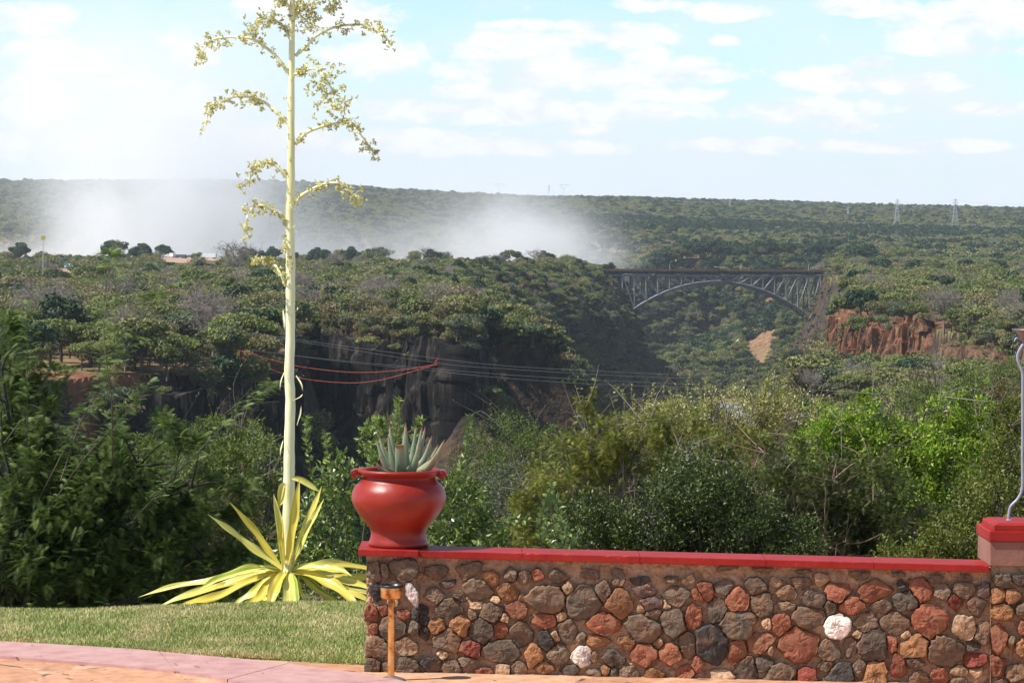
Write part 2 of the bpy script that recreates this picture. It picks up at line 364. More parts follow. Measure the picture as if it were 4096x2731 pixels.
def merged(name,kind,seed,q):
    t,c=tree_arrays(kind,seed,q); mats=[M[KIND[kind][0]]]
    if c is not None:
        mats.append(M[KIND[kind][1]]); t.V+=c.V
        for f,mi in zip(c.F,c.mi): t.F.append(f+t.n); t.mi.append(mi+1)
        t.A+=c.A; t.n+=c.n
    ob=t.build(name,mats,col=True); COL.objects.unlink(ob); return ob
VAR=['round','round','round','flat','flat','flat','sparse','sparse','sparse','shrub','shrub','dark','dark','dark','grey','grey','bare','bare']
def varcol(nm,q):
    c=bpy.data.collections.new(nm)
    for i,k in enumerate(VAR): c.objects.link(merged('%s_%02d'%(nm,i),k,100+i,q))
    return c
IDX={k:[i for i,v in enumerate(VAR) if v==k] for k in set(VAR)}
def scatter_obj(name,P,idx,scl,vc,label,cat):
    me=bpy.data.meshes.new(name); me.vertices.add(len(P)); me.vertices.foreach_set('co',np.asarray(P,float).ravel())
    for nm,ty,dt in (('idx','INT',idx.astype(np.int32)),('scl','FLOAT',scl),('rot','FLOAT',RS.rand(len(P))*6.283)):
        me.attributes.new(nm,ty,'POINT').data.foreach_set('value',dt)
    ob=bpy.data.objects.new(name,me); COL.objects.link(ob)
    g=bpy.data.node_groups.new(name,'GeometryNodeTree'); g.interface.new_socket('Geometry',in_out='INPUT',socket_type='NodeSocketGeometry'); g.interface.new_socket('Geometry',in_out='OUTPUT',socket_type='NodeSocketGeometry')
    n=g.nodes; gi=n.new('NodeGroupInput'); go=n.new('NodeGroupOutput'); ip=n.new('GeometryNodeInstanceOnPoints'); ci=n.new('GeometryNodeCollectionInfo')
    ci.inputs['Collection'].default_value=vc; ci.inputs['Separate Children'].default_value=True; ci.inputs['Reset Children'].default_value=True
    ip.inputs['Pick Instance'].default_value=True
    def na(nm,ty): a=n.new('GeometryNodeInputNamedAttribute'); a.data_type=ty; a.inputs[0].default_value=nm; return [o for o in a.outputs if o.enabled][0]
    cx=n.new('ShaderNodeCombineXYZ'); l=g.links
    l.new(na('rot','FLOAT'),cx.inputs[2]); l.new(gi.outputs[0],ip.inputs['Points']); l.new(ci.outputs[0],ip.inputs['Instance'])
    l.new(na('idx','INT'),ip.inputs['Instance Index']); l.new(cx.outputs[0],ip.inputs['Rotation']); l.new(na('scl','FLOAT'),ip.inputs['Scale']); l.new(ip.outputs[0],go.inputs[0])
    md=ob.modifiers.new('scatter','NODES'); md.node_group=g
    return tag(ob,label,cat,kind='stuff')
# candidate spots, jittered in plan
def spots(y0,y1,n,umax=.21):
    y=np.sqrt(RS.rand(n)*(y1*y1-y0*y0)+y0*y0); u=(RS.rand(n)*2-1)*umax; return u*y,y
def choose(x,y,slope,d):
    """pick a kind for every spot from noise patches"""
    n=len(x); r=RS.rand(n); p=fbm(x/130,y/130,77); q=fbm(x/60,y/60,88); out=np.empty(n,int)
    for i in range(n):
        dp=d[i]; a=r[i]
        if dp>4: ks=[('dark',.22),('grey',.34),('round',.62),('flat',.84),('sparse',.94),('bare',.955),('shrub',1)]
        elif (y[i]>3900 and y[i]<4400 and x[i]/y[i]>.02) or (y[i]>2500 and y[i]<3150 and 60<x[i]<310): ks=[('dark',.75),('round',.9),('grey',1)]  # far belt: cloud shadow put in as dark trees; behind the bridge, real evergreens
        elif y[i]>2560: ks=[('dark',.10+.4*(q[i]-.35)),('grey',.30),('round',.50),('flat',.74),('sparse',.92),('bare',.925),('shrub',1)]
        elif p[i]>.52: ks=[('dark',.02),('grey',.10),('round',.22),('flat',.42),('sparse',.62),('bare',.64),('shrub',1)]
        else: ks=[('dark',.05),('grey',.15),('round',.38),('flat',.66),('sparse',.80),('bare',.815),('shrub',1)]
        for k,t in ks:
            if a<t: break
        l=IDX[k]; out[i]=l[int(RS.rand()*len(l))]
    return out
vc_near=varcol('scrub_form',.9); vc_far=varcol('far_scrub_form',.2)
# zone 1: plateau and gorge sides out to the river bend
x,y=spots(200,2600,40000); x2,y2=spots(450,1500,17000); x=np.append(x,x2); y=np.append(y,y2); x3,y3=spots(800,3000,60000,.12); d3,_=polydist(x3,y3,GORGE); k3=d3>-6; x=np.append(x,x3[k3]); y=np.append(y,y3[k3]); z=Hf(x,y); s=gslope(x,y); d,ny=polydist(x,y,GORGE)
cl=fbm(x/45,y/45,5)
keep=(z>-126)&(s<7)&(RS.rand(len(x))<np.where(d>2,np.clip(1.15-s*.10,.5,1),np.where(y<2600,.20+.85*sstep(.34,.62,cl),.8)))
keep&=~((y<500)&(x<-10)&(d<0)&(y<330))
slip=((x-SLIP[0]-SLIP[4]*(y-SLIP[1]))/SLIP[2]/1.05)**2+((y-SLIP[1])/SLIP[3])**2<1.0; keep&=~slip
# keep the cliff faces and the bridge clear
bx,by,BTH=148.0,2200.0,math.radians(15)
lb=(x-bx)*math.cos(BTH)+(y-by)*math.sin(BTH); tb=-(x-bx)*math.sin(BTH)+(y-by)*math.cos(BTH)
keep&=~((abs(tb)<9)&(abs(lb)<99)); keep&=~((tb>-34)&(tb<10)&(lb<99)&(lb>45))
uu_=x/y*F+512
lowm=((uu_>775)&(uu_<834)&(y>1500)&(y<2216)&(z>-78))|((uu_>598)&(uu_<638)&(y>1800)&(y<2200)&(z>-52))
def near_poly(x,y,pts,r):
    dd,_=polydist(x,y,pts+pts[::-1][1:-1]); return abs(dd)<r
keep&=~((y>760)&(y<835)&(x>-62)&(x<-8)&(d>1)); keep&=~((y>895)&(y<1000)&(x>84)&(d<3)&(near_poly(x,y,[(104.5,958),(107,938),(114,922),(124,903)],4)))
keep&=~((y>560)&(y<860)&(x>-66)&(x<-44)&(d>1.5))
x,y,z,s,d,lowm=[a[keep] for a in (x,y,z,s,d,lowm)]
idx=choose(x,y,s,d); scl=(.55+1.05*RS.rand(len(x))**1.8)*np.where(d>2,.8,1)*np.where(y>1500,1.05,1.0)*np.where((y>1900)&(x<40)&(d<0),.5,1.0)*np.where((y>2500)&(x>60)&(x<330),1.5,1.0)
scl=np.where(lowm,np.minimum(scl,.34),scl); scl*=np.where((y<960)&(d<0)&(x>60),.8,1.0)
Z1=(x,y,z-np.minimum(s*.5,1.6),idx,scl,d)

# shrubs hanging over the cliff tops
ex=[]
for P_,zz,n_,dz in (([(-75,548),(-60,566),(-50,574),(-49,620),(-58,700),(-58,800),(-56,838),(-48,826),(-36,800),(-24,788),(-13,777),(-12,800),(-12,850)],0,330,5),([(104.5,958),(105,945),(108,936),(114,922),(124,903)],0,70,2),([(133,872),(130,850),(131,825),(134,800),(138,775),(136,758),(138,735),(142,715)],0,120,6)):
    c_=spline([(a,b_,0) for a,b_ in P_],400)[:,:2]; T_=np.gradient(c_,axis=0); T_/=np.linalg.norm(T_,axis=1,keepdims=True); i_=RS.randint(0,400,n_); o_=RS.rand(n_)*6.5-4.0
    q_=c_[i_]+np.stack([T_[i_,1],-T_[i_,0]],1)*o_[:,None]; back=c_[i_]-np.stack([T_[i_,1],-T_[i_,0]],1)*3; zt_=np.minimum(Hf(back[:,0],back[:,1]),-22)-np.maximum(o_,0)*RS.rand(n_)*dz
    ex.append(np.stack([q_[:,0],q_[:,1],zt_-.6,RS.choice(IDX['round']+IDX['grey']+IDX['shrub']+IDX['sparse'],n_),.35+.55*RS.rand(n_),o_],1))
ex=np.concatenate(ex); x,y,z_,idx,scl,d=[np.concatenate([a,b_]) for a,b_ in zip(Z1,(ex[:,0],ex[:,1],ex[:,2],ex[:,3].astype(int),ex[:,4],ex[:,5]))]
Z1=(x,y,z_,idx,scl,d)
# ---------------------------------------------------------------- arch bridge
cB,sB=math.cos(BTH),math.sin(BTH)
BZ=-22.0
def B(l,t,z): return np.array([bx+l*cB-t*sB,by+l*sB+t*cB,z])
steel=simple('weathered_steel',(.16,.165,.175),.6,.1,.3,.6); rust=simple('rusty_parapet',(.24,.115,.06),.8,0,.35,.8)
darksteel=simple('dark_deck_steel',(.025,.025,.025),.7,.1,.3,.6)
LR=81.0; ZT=-25.4; CROWN=-29.3; SPR=-62.0
def zarch(l): return CROWN-(CROWN-SPR)*(abs(l)/LR)**2*(1-.04*(1-abs(l)/LR))
def tw(z): return 4.6+ (ZT-z)*.085       # ribs lean apart towards the springings
bridge=thing('arch_bridge',B(0,0,BZ),'grey steel arch bridge spanning the gorge below the far plateau','bridge')
def beam(mb,p,q,w,h=None): mb.tube([p,q],[w*.72]*2,4)
NP=18; ls=np.linspace(-LR,LR,NP+1)
mb=MB(); mb.box(B(0,0,BZ-.25),(194,10.4,.5),rz=BTH); mb.box(B(0,0,BZ-1.3),(194,8.4,1.6),rz=BTH); 
for l in np.linspace(-96,96,49): mb.box(B(l,0,BZ-1.2),(.5,10.6,1.4),rz=BTH)
mb.build('deck',[darksteel],bridge)
for sg in (-1,1):
    mb=MB(); 
    for l in np.linspace(-97,97,98): mb.box(B(l,sg*5.1,BZ+.75),(.18,.14,1.5),rz=BTH)
    for zz in (.2,.75,1.1,1.5): mb.box(B(0,sg*5.1,BZ+zz),(194,.1,.14),rz=BTH)
    mb.box(B(0,sg*5.16,BZ+.45),(194,.06,.75),rz=BTH)
    mb.build('parapet',[rust],bridge)
    # ribs
    mb=MB(); fine=np.linspace(-LR,LR,73)
    for dz,r in ((0,.75),(-1.2,.5)): mb.tube([B(l,sg*tw(zarch(l)),zarch(l)+dz*(1-abs(l)/LR*.3)) for l in fine],r,4)
    mb.build('arch_rib',[steel],bridge)
    mb=MB(); mb.tube([B(-LR-2,sg*4.6,ZT),B(LR+14,sg*4.6,ZT)],.6,4); mb.build('top_chord',[steel],bridge)
    for i,l in enumerate(ls):
        mb=MB(); za=zarch(l); mb.tube([B(l,sg*tw(za),za),B(l,sg*4.6,ZT)],.55 if 0<i<NP else .95,4); mb.build('post',[steel],bridge)
        if i<NP:
            l2=ls[i+1]; mb=MB()
            a,b_=(l,l2) if i<NP/2 else (l2,l)
            mb.tube([B(a,sg*4.6,ZT),B(b_,sg*tw(zarch(b_)),zarch(b_))],.55,4); mb.build('diagonal',[steel],bridge)
mb=MB()
for i,l in enumerate(ls):
    za=zarch(l); w_=tw(za); mb.tube([B(l,-w_,za),B(l,w_,za)],.28,4); mb.tube([B(l,-4.6,ZT),B(l,4.6,ZT)],.28,4)
    mb.tube([B(l,-w_,za),B(l,4.6,ZT)],.18,4); mb.tube([B(l,w_,za),B(l,-4.6,ZT)],.18,4)
    if i<NP: z2=zarch(ls[i+1]); mb.tube([B(l,-w_,za),B(ls[i+1],tw(z2),z2)],.2,4); mb.tube([B(l,w_,za),B(ls[i+1],-tw(z2),z2)],.2,4)
for sg in (-1,1):
    for x0,x1,zz in ((-LR,-50,-38.5),(40,LR,-38.5),(60,LR,-50)):
        mb.tube([B(x0,sg*tw(zz),zz),B(x1,sg*tw(zz),zz)],.22,4)
mb.build('bracing',[steel],bridge)
# short approach truss at each end
for e in (-1,1):
    mb=MB()
    for sg in (-1,1):
        mb.tube([B(e*LR,sg*4.6,ZT-4.2),B(e*96,sg*4.6,ZT-4.2)],.4,4)
        for k in range(5): 
            a=e*(LR+k*3.6); b_=e*(LR+(k+1)*3.6); mb.tube([B(a,sg*4.6,ZT-(4.2 if k%2 else 0)),B(b_,sg*4.6,ZT-(0 if k%2 else 4.2))],.28,4); mb.tube([B(b_,sg*4.6,ZT),B(b_,sg*4.6,ZT-4.2)],.25,4)
    mb.build('approach_truss',[darksteel],bridge)
stone=simple('abutment_stone',(.16,.12,.09),.9,var=.3,scale=.6)
for e in (-1,1):
    mb=MB(); mb.box(B(e*103,0,BZ-6.2),(12,11,12),rz=BTH); mb.build('abutment',[stone],bridge)
white=simple('white_paint',(.75,.75,.73),.6,var=.08); dkm=simple('dark_metal',(.04,.04,.045),.5,.5)
for nm,l in (('leftmost lamp post on the bridge deck',-88),('second lamp post along the bridge deck, left of the shelter',-33),('third lamp post along the bridge deck, right of the shelter',22),('rightmost lamp post on the bridge deck',75)):
    o=thing('street_lamp',B(l,4.4,BZ),'slim white '+nm,'street lamp','lamp posts on the bridge')
    mb=MB(); mb.tube([B(l,4.4,BZ),B(l,4.4,BZ+4.8)],[.13,.09],6); mb.build('pole',[white],o)
    mb=MB(); mb.tube([B(l,4.4,BZ+4.8),B(l,3.6,BZ+5.1)],.06,5); mb.box(B(l,3.4,BZ+5.12),(.3,.7,.18),rz=BTH); mb.build('lamp_head',[white],o)
# bungee shelter hung at mid-span
o=thing('bungee_shelter',B(2,-4,BZ),'small pale roofed shelter on the middle of the bridge','shelter')
mb=MB(); mb.box(B(3,-4.3,BZ+3.0),(7.4,3.2,.16),rz=BTH); mb.box(B(0.5,-4.3,BZ+3.35),(3.2,3.0,.14),rz=BTH); mb.build('roof',[white],o)
for l in (-.3,2,4.4,6.4):
    for t in (-5.6,-3): mb=MB(); mb.tube([B(l,t,BZ),B(l,t,BZ+3)],.12,5); mb.build('pillar',[darksteel],o)
mb=MB(); mb.box(B(3,-5.9,BZ-.6),(7,1.4,.25),rz=BTH)
for l in (0,2,4,6): mb.box(B(l,-6.5,BZ+.1),(.12,.1,1.3),rz=BTH)
mb.box(B(3,-6.55,BZ+.5),(6.6,.08,.1),rz=BTH); mb.build('platform',[dkm],o)
# ---------------------------------------------------------------- people: one continuous skinned body each
def person_mesh(name,pose,top,legs,skin=(.20,.11,.07)):
    vs=[(0,0,.95),(0,0,1.15),(0,0,1.38),(0,0,1.50),(0,.01,1.60),(0,.01,1.70)]; rr=[.15,.13,.17,.06,.095,.075]
    es=[(0,1),(1,2),(2,3),(3,4),(4,5)]
    def chain(root,pts,rs_):
        p=root
        for q,r in zip(pts,rs_): vs.append(q); rr.append(r); es.append((p,len(vs)-1)); p=len(vs)-1
    a=pose
    for s in (-1,1):
        chain(2,[(s*.19,0,1.40),(s*.25,-.02+a*s*.1,1.12),(s*.24,-.12+a*s*.2,.88),(s*.24,-.15+a*s*.2,.80)],[.065,.05,.038,.04])
        chain(0,[(s*.10,0,.88),(s*.11,-a*s*.16,.50),(s*.11,-a*s*.18+.04,.09),(s*.11,-a*s*.18-.14,.04)],[.10,.07,.05,.04])
    me=bpy.data.meshes.new(name); me.from_pydata(vs,es,[]); ob=bpy.data.objects.new(name,me); COL.objects.link(ob)
    sk=ob.modifiers.new('skin','SKIN'); 
    for i,r in enumerate(rr): me.skin_vertices[0].data[i].radius=(r,r)
    me.skin_vertices[0].data[0].use_root=True
    ob.modifiers.new('sub','SUBSURF').render_levels=1
    dg=bpy.context.evaluated_depsgraph_get(); me2=bpy.data.meshes.new_from_object(ob.evaluated_get(dg)); bpy.data.objects.remove(ob)
    m,nt,b=newmat(name+'_cloth'); sp=nt.nodes.new('ShaderNodeSeparateXYZ'); L(nt,nt.nodes.new('ShaderNodeTexCoord').outputs['Object'],sp.inputs[0])
    r=nt.nodes.new('ShaderNodeValToRGB'); r.color_ramp.interpolation='CONSTANT'; L(nt,math_(nt,'DIVIDE',sp.outputs[2],2.0),r.inputs[0])
    e=r.color_ramp.elements; 
    while len(e)<4: e.new(.5)
    for el_,(p,c) in zip(e,((0,legs),(.47,top),(.735,skin),(.845,(.015,.012,.01)))): el_.position=p; el_.color=(*c,1)
    L(nt,r.outputs[0],b.inputs['Base Color']); b.inputs['Roughness'].default_value=.8
    me2.materials.clear(); me2.materials.append(m); me2.name=name; return me2
PW=person_mesh('person',.6,(.75,.74,.7),(.05,.06,.12)); PR=person_mesh('person',.2,(.45,.05,.04),(.06,.05,.05)); PD=person_mesh('person',.9,(.06,.08,.14),(.20,.17,.12))
for lb_,me,l,t,rz in (('person in a white shirt at the far left end of the bridge',PW,-86,-4.2,1.2),('person in dark shirt beside the white shirted one at the left end of the bridge',PD,-75,-4.2,2),('person in a white shirt a little left of the shelter on the bridge',PW,-9,-4.3,.3),('person in a red shirt left of the bridge shelter',PR,-6,-4.2,3),
    ('person in a white shirt in the small crowd right of the shelter',PW,10,-4.2,2.5),('person in a red shirt just right of the bridge shelter',PR,12.5,-4.3,1),('person in dark clothes between shelter and third lamp post',PD,16,-4.2,.5),
    ('person in a red shirt next to the third bridge lamp post',PR,20,-4.2,0),('person in a white shirt just beyond the third bridge lamp post',PW,25,-4.3,2),('person in dark clothes right of the third bridge lamp post',PD,28,-4.2,1),('person in a white shirt at the right end of the bridge',PW,90,-4.2,1)):
    p=B(l,t,BZ+.0); o=bpy.data.objects.new('person',me); COL.objects.link(o); o.location=p; o.rotation_euler.z=rz; tag(o,lb_,'person','people on the bridge')
# ---------------------------------------------------------------- spray from the falls
def volbox(name,c,d,blobs,dens,nsc,label,cat):
    mb=MB(); mb.box((0,0,0),d); m=bpy.data.materials.new(name); m.use_nodes=True; nt=m.node_tree; nt.nodes.remove(nt.nodes['Principled BSDF'])
    pv=nt.nodes.new('ShaderNodeVolumePrincipled'); pv.inputs['Color'].default_value=(.985,.99,1,1); pv.inputs['Anisotropy'].default_value=0.0
    gp=nt.nodes.new('ShaderNodeTexCoord').outputs['Object']; sp=nt.nodes.new('ShaderNodeSeparateXYZ'); L(nt,gp,sp.inputs[0])
    tot=None
    for (X,Y,Z,rx,ry,rz,a) in blobs:
        r=None
        for i,(q,s_) in enumerate(((X-c[0],rx),(Y-c[1],ry),(Z-c[2],rz))):
            v=math_(nt,'DIVIDE',math_(nt,'SUBTRACT',sp.outputs[i],q),s_); v=math_(nt,'MULTIPLY',v,v); r=v if r is None else math_(nt,'ADD',r,v)
        g=math_(nt,'MULTIPLY',math_(nt,'POWER',2.718,math_(nt,'MULTIPLY',r,-1)),a); tot=g if tot is None else math_(nt,'ADD',tot,g)
    n=noise(nt,nsc,5,gp,.6,.8); n=ramp(nt,n,[(.36,(.18,.18,.18)),(.64,(1,1,1))])
    L(nt,math_(nt,'MULTIPLY',math_(nt,'MULTIPLY',tot,n),dens),pv.inputs['Density']); L(nt,pv.outputs[0],nt.nodes['Material Output'].inputs['Volume'])
    o=mb.build(name,[m]); o.location=c; return tag(o,label,cat,kind='stuff')
def wx(px,Y): return (px-512)/F*Y
YM=2950
volbox('spray_mist',(-250,YM,85),(1000,340,340),[
    (wx(112,YM),YM,-8,50,110,62,1.1),(wx(165,YM),YM,0,62,110,75,1.0),(wx(225,YM),YM,25,60,110,80,.55),(wx(150,YM),YM,125,120,130,100,.5),(wx(270,YM),YM,-15,70,110,45,.35),
    (wx(330,YM),YM,-22,60,110,26,.5),(wx(430,YM),YM,-22,50,110,30,.7),(wx(505,YM),YM,-12,42,110,42,.95),(wx(550,YM),YM,-12,40,110,34,.6),(wx(590,YM),YM,-20,34,110,26,.3),(wx(480,YM),YM,30,70,110,40,.12),(wx(15,YM),YM,-30,60,100,16,.7)],.018,.014,'white spray cloud drifting up behind the wooded spit','mist')
# ---------------------------------------------------------------- stone wall
YL,YR=21.0,20.6
def wallY(px): return YL+(YR-YL)*(px-359)/(990-359)
def wp(px,py,off=0.0):
    return at(px,py,wallY(px)-off)
CC={'g':(.11,.082,.058),'b':(.17,.115,.075),'r':(.25,.085,.045),'R':(.20,.045,.028),'o':(.30,.14,.06),'t':(.40,.26,.155),'w':(.72,.62,.54),'d':(.055,.048,.044),'p':(.15,.10,.085),'c':(.45,.40,.37)}
Z1S=[(590,310,150,85,'b'),(790,305,160,75,'b'),(940,345,110,90,'o'),(1080,330,80,80,'b'),(1165,345,80,80,'b'),(1260,330,80,70,'r'),(1400,345,130,80,'b'),(1610,330,170,60,'b'),(1800,350,90,100,'b'),(1960,370,110,60,'d'),(2160,360,90,50,'g'),(2270,375,110,50,'t'),
(650,400,190,45,'d'),(855,425,210,110,'b'),(1070,450,140,110,'o'),(1155,485,40,50,'t'),(1320,495,290,180,'b'),(1465,425,70,70,'t'),(1575,525,240,190,'g'),(1705,445,90,140,'b'),(1810,520,190,170,'o'),(1985,440,270,80,'p'),(2190,475,190,110,'g'),(2340,460,80,100,'r'),(585,465,130,90,'b'),(735,485,120,40,'g'),(670,555,190,110,'g'),(850,540,90,50,'t'),(950,575,160,120,'b'),(1120,570,150,110,'r'),(820,600,50,60,'b'),(2010,525,190,90,'p'),(2130,540,50,40,'t'),
(580,675,110,100,'o'),(740,665,120,130,'o'),(880,710,160,150,'g'),(1010,700,85,115,'r'),(1150,730,130,170,'g'),(1305,640,170,100,'r'),(1460,710,120,160,'b'),(1700,660,250,130,'r'),(1990,690,290,190,'b'),(2035,600,100,90,'b'),(2160,650,170,170,'g'),(2310,620,110,170,'r'),(1550,755,60,80,'b'),(495,640,60,70,'d'),(500,720,60,90,'d'),(495,560,50,60,'d'),
(645,780,170,160,'b'),(1020,845,260,150,'g'),(810,830,120,130,'R'),(1235,870,120,190,'o'),(1320,780,100,160,'d'),(1400,860,130,140,'b'),(1565,875,140,130,'w'),(1660,775,140,80,'o'),(1855,790,120,90,'o'),(1770,890,200,90,'g'),(1975,870,150,150,'r'),(2155,860,130,140,'r'),(2270,800,110,170,'b'),
(550,935,140,100,'d'),(690,955,160,80,'b'),(780,910,150,70,'b'),(890,980,170,50,'r'),(1025,965,110,80,'t'),(1135,970,120,90,'b'),(1300,960,140,80,'o'),(1475,975,160,70,'g'),(1645,990,110,60,'b'),(1715,970,70,60,'o'),(1780,990,60,80,'g'),(1875,990,130,90,'b'),(2050,1000,170,70,'o'),(2250,995,120,90,'r'),(2340,930,60,110,'r'),(1420,610,70,60,'t'),(1380,745,50,60,'t'),(1040,620,60,60,'t'),(620,860,70,60,'t'),(980,500,60,50,'t'),(1640,880,50,60,'t'),(2070,790,60,70,'t'),(1960,560,60,50,'t')]
Z2S=[(190,610,140,130,'r'),(320,585,120,90,'g'),(90,545,80,50,'t'),(545,580,140,100,'g'),(685,555,110,50,'t'),(750,625,150,90,'b'),(865,550,180,60,'b'),(985,530,100,80,'t'),(1100,615,170,120,'r'),(1345,600,260,120,'r'),(1525,570,50,80,'d'),(1665,600,150,140,'r'),(1800,615,110,100,'b'),(1950,600,130,100,'b'),(2080,610,80,90,'p'),
(425,685,140,160,'r'),(580,700,150,160,'g'),(755,710,130,60,'b'),(925,665,190,100,'g'),(1050,725,80,90,'g'),(1185,710,190,90,'r'),(1395,715,170,75,'b'),(1555,680,180,140,'g'),(1890,690,70,110,'R'),(2035,710,110,110,'g'),
(160,790,190,180,'o'),(280,740,120,160,'g'),(430,820,230,220,'g'),(715,830,120,130,'r'),(905,790,240,140,'b'),(1095,850,175,160,'w'),(1280,820,180,100,'b'),(1485,820,220,130,'b'),(1715,810,240,200,'r'),(1950,860,140,140,'t'),(2080,900,90,140,'b'),
(245,970,220,230,'d'),(420,1020,110,150,'r'),(590,960,190,140,'r'),(835,975,260,200,'r'),(1035,1015,130,150,'b'),(1180,985,90,130,'b'),(1345,980,220,190,'g'),(1460,975,80,110,'r'),(1600,980,230,180,'o'),(1825,1015,240,190,'b'),(2010,980,80,70,'g'),(2020,1075,140,110,'R'),
(180,1130,110,170,'r'),(330,1190,140,90,'t'),(490,1130,140,170,'g'),(600,1100,140,110,'g'),(700,1180,230,130,'b'),(890,1195,140,110,'R'),(1030,1115,120,70,'g'),(1100,1170,220,150,'d'),(1245,1135,90,120,'b'),(1340,1165,160,160,'o'),(1510,1110,100,140,'R'),(1610,1095,110,70,'d'),(1650,1200,110,90,'b'),(1780,1170,110,90,'r'),(1920,1150,110,70,'t'),(2030,1150,90,60,'t'),(1910,1215,100,60,'b'),(620,830,60,80,'t'),(1560,910,60,60,'t'),(1230,900,60,50,'t'),(640,1010,50,60,'t'),(350,440,120,60,'b'),(600,460,130,50,'b'),(860,470,120,50,'b'),(1250,500,160,60,'b'),(1500,490,90,50,'b'),(1750,530,120,50,'b'),(1950,520,120,50,'b'),(130,450,120,50,'b')]
PS=[(165,310,80,130,'b'),(365,300,170,120,'b'),(230,300,50,90,'b'),(415,455,70,170,'c'),(185,450,80,110,'d'),(300,400,90,50,'t'),(150,600,80,120,'r'),(365,600,80,70,'r'),(225,570,70,60,'r'),(435,600,50,60,'d'),(155,690,60,80,'r'),(290,690,170,150,'g'),(425,690,65,110,'g'),(175,815,130,140,'b'),(370,810,150,110,'t'),(155,940,100,100,'g'),(375,945,130,100,'g'),(235,950,50,80,'d'),(290,510,70,60,'t')]
RP=[(2205,535,110,85,'g'),(2330,520,90,90,'d'),(2180,640,90,80,'o'),(2275,645,90,90,'o'),(2350,740,90,100,'g'),(2205,760,130,95,'o'),(2190,930,100,220,'r'),(2350,860,60,80,'r'),(2345,1000,70,130,'o'),(2170,1110,90,120,'r'),(2300,1150,130,100,'b'),(2260,960,40,80,'b'),(2430,560,90,80,'b'),(2430,680,90,110,'r'),(2440,830,100,120,'g'),(2440,990,90,140,'o'),(2420,1150,110,120,'b'),(2200,1250,120,80,'b')]
def c1(s): return [(1400/4+x/1.68/4,2100/4+y/1.68/4,w/6.72,h/6.72,c) for x,y,w,h,c in s]
def c2(s): return [(2700/4+x/1.685/4,2000/4+y/1.685/4,w/6.74,h/6.74,c) for x,y,w,h,c in s]
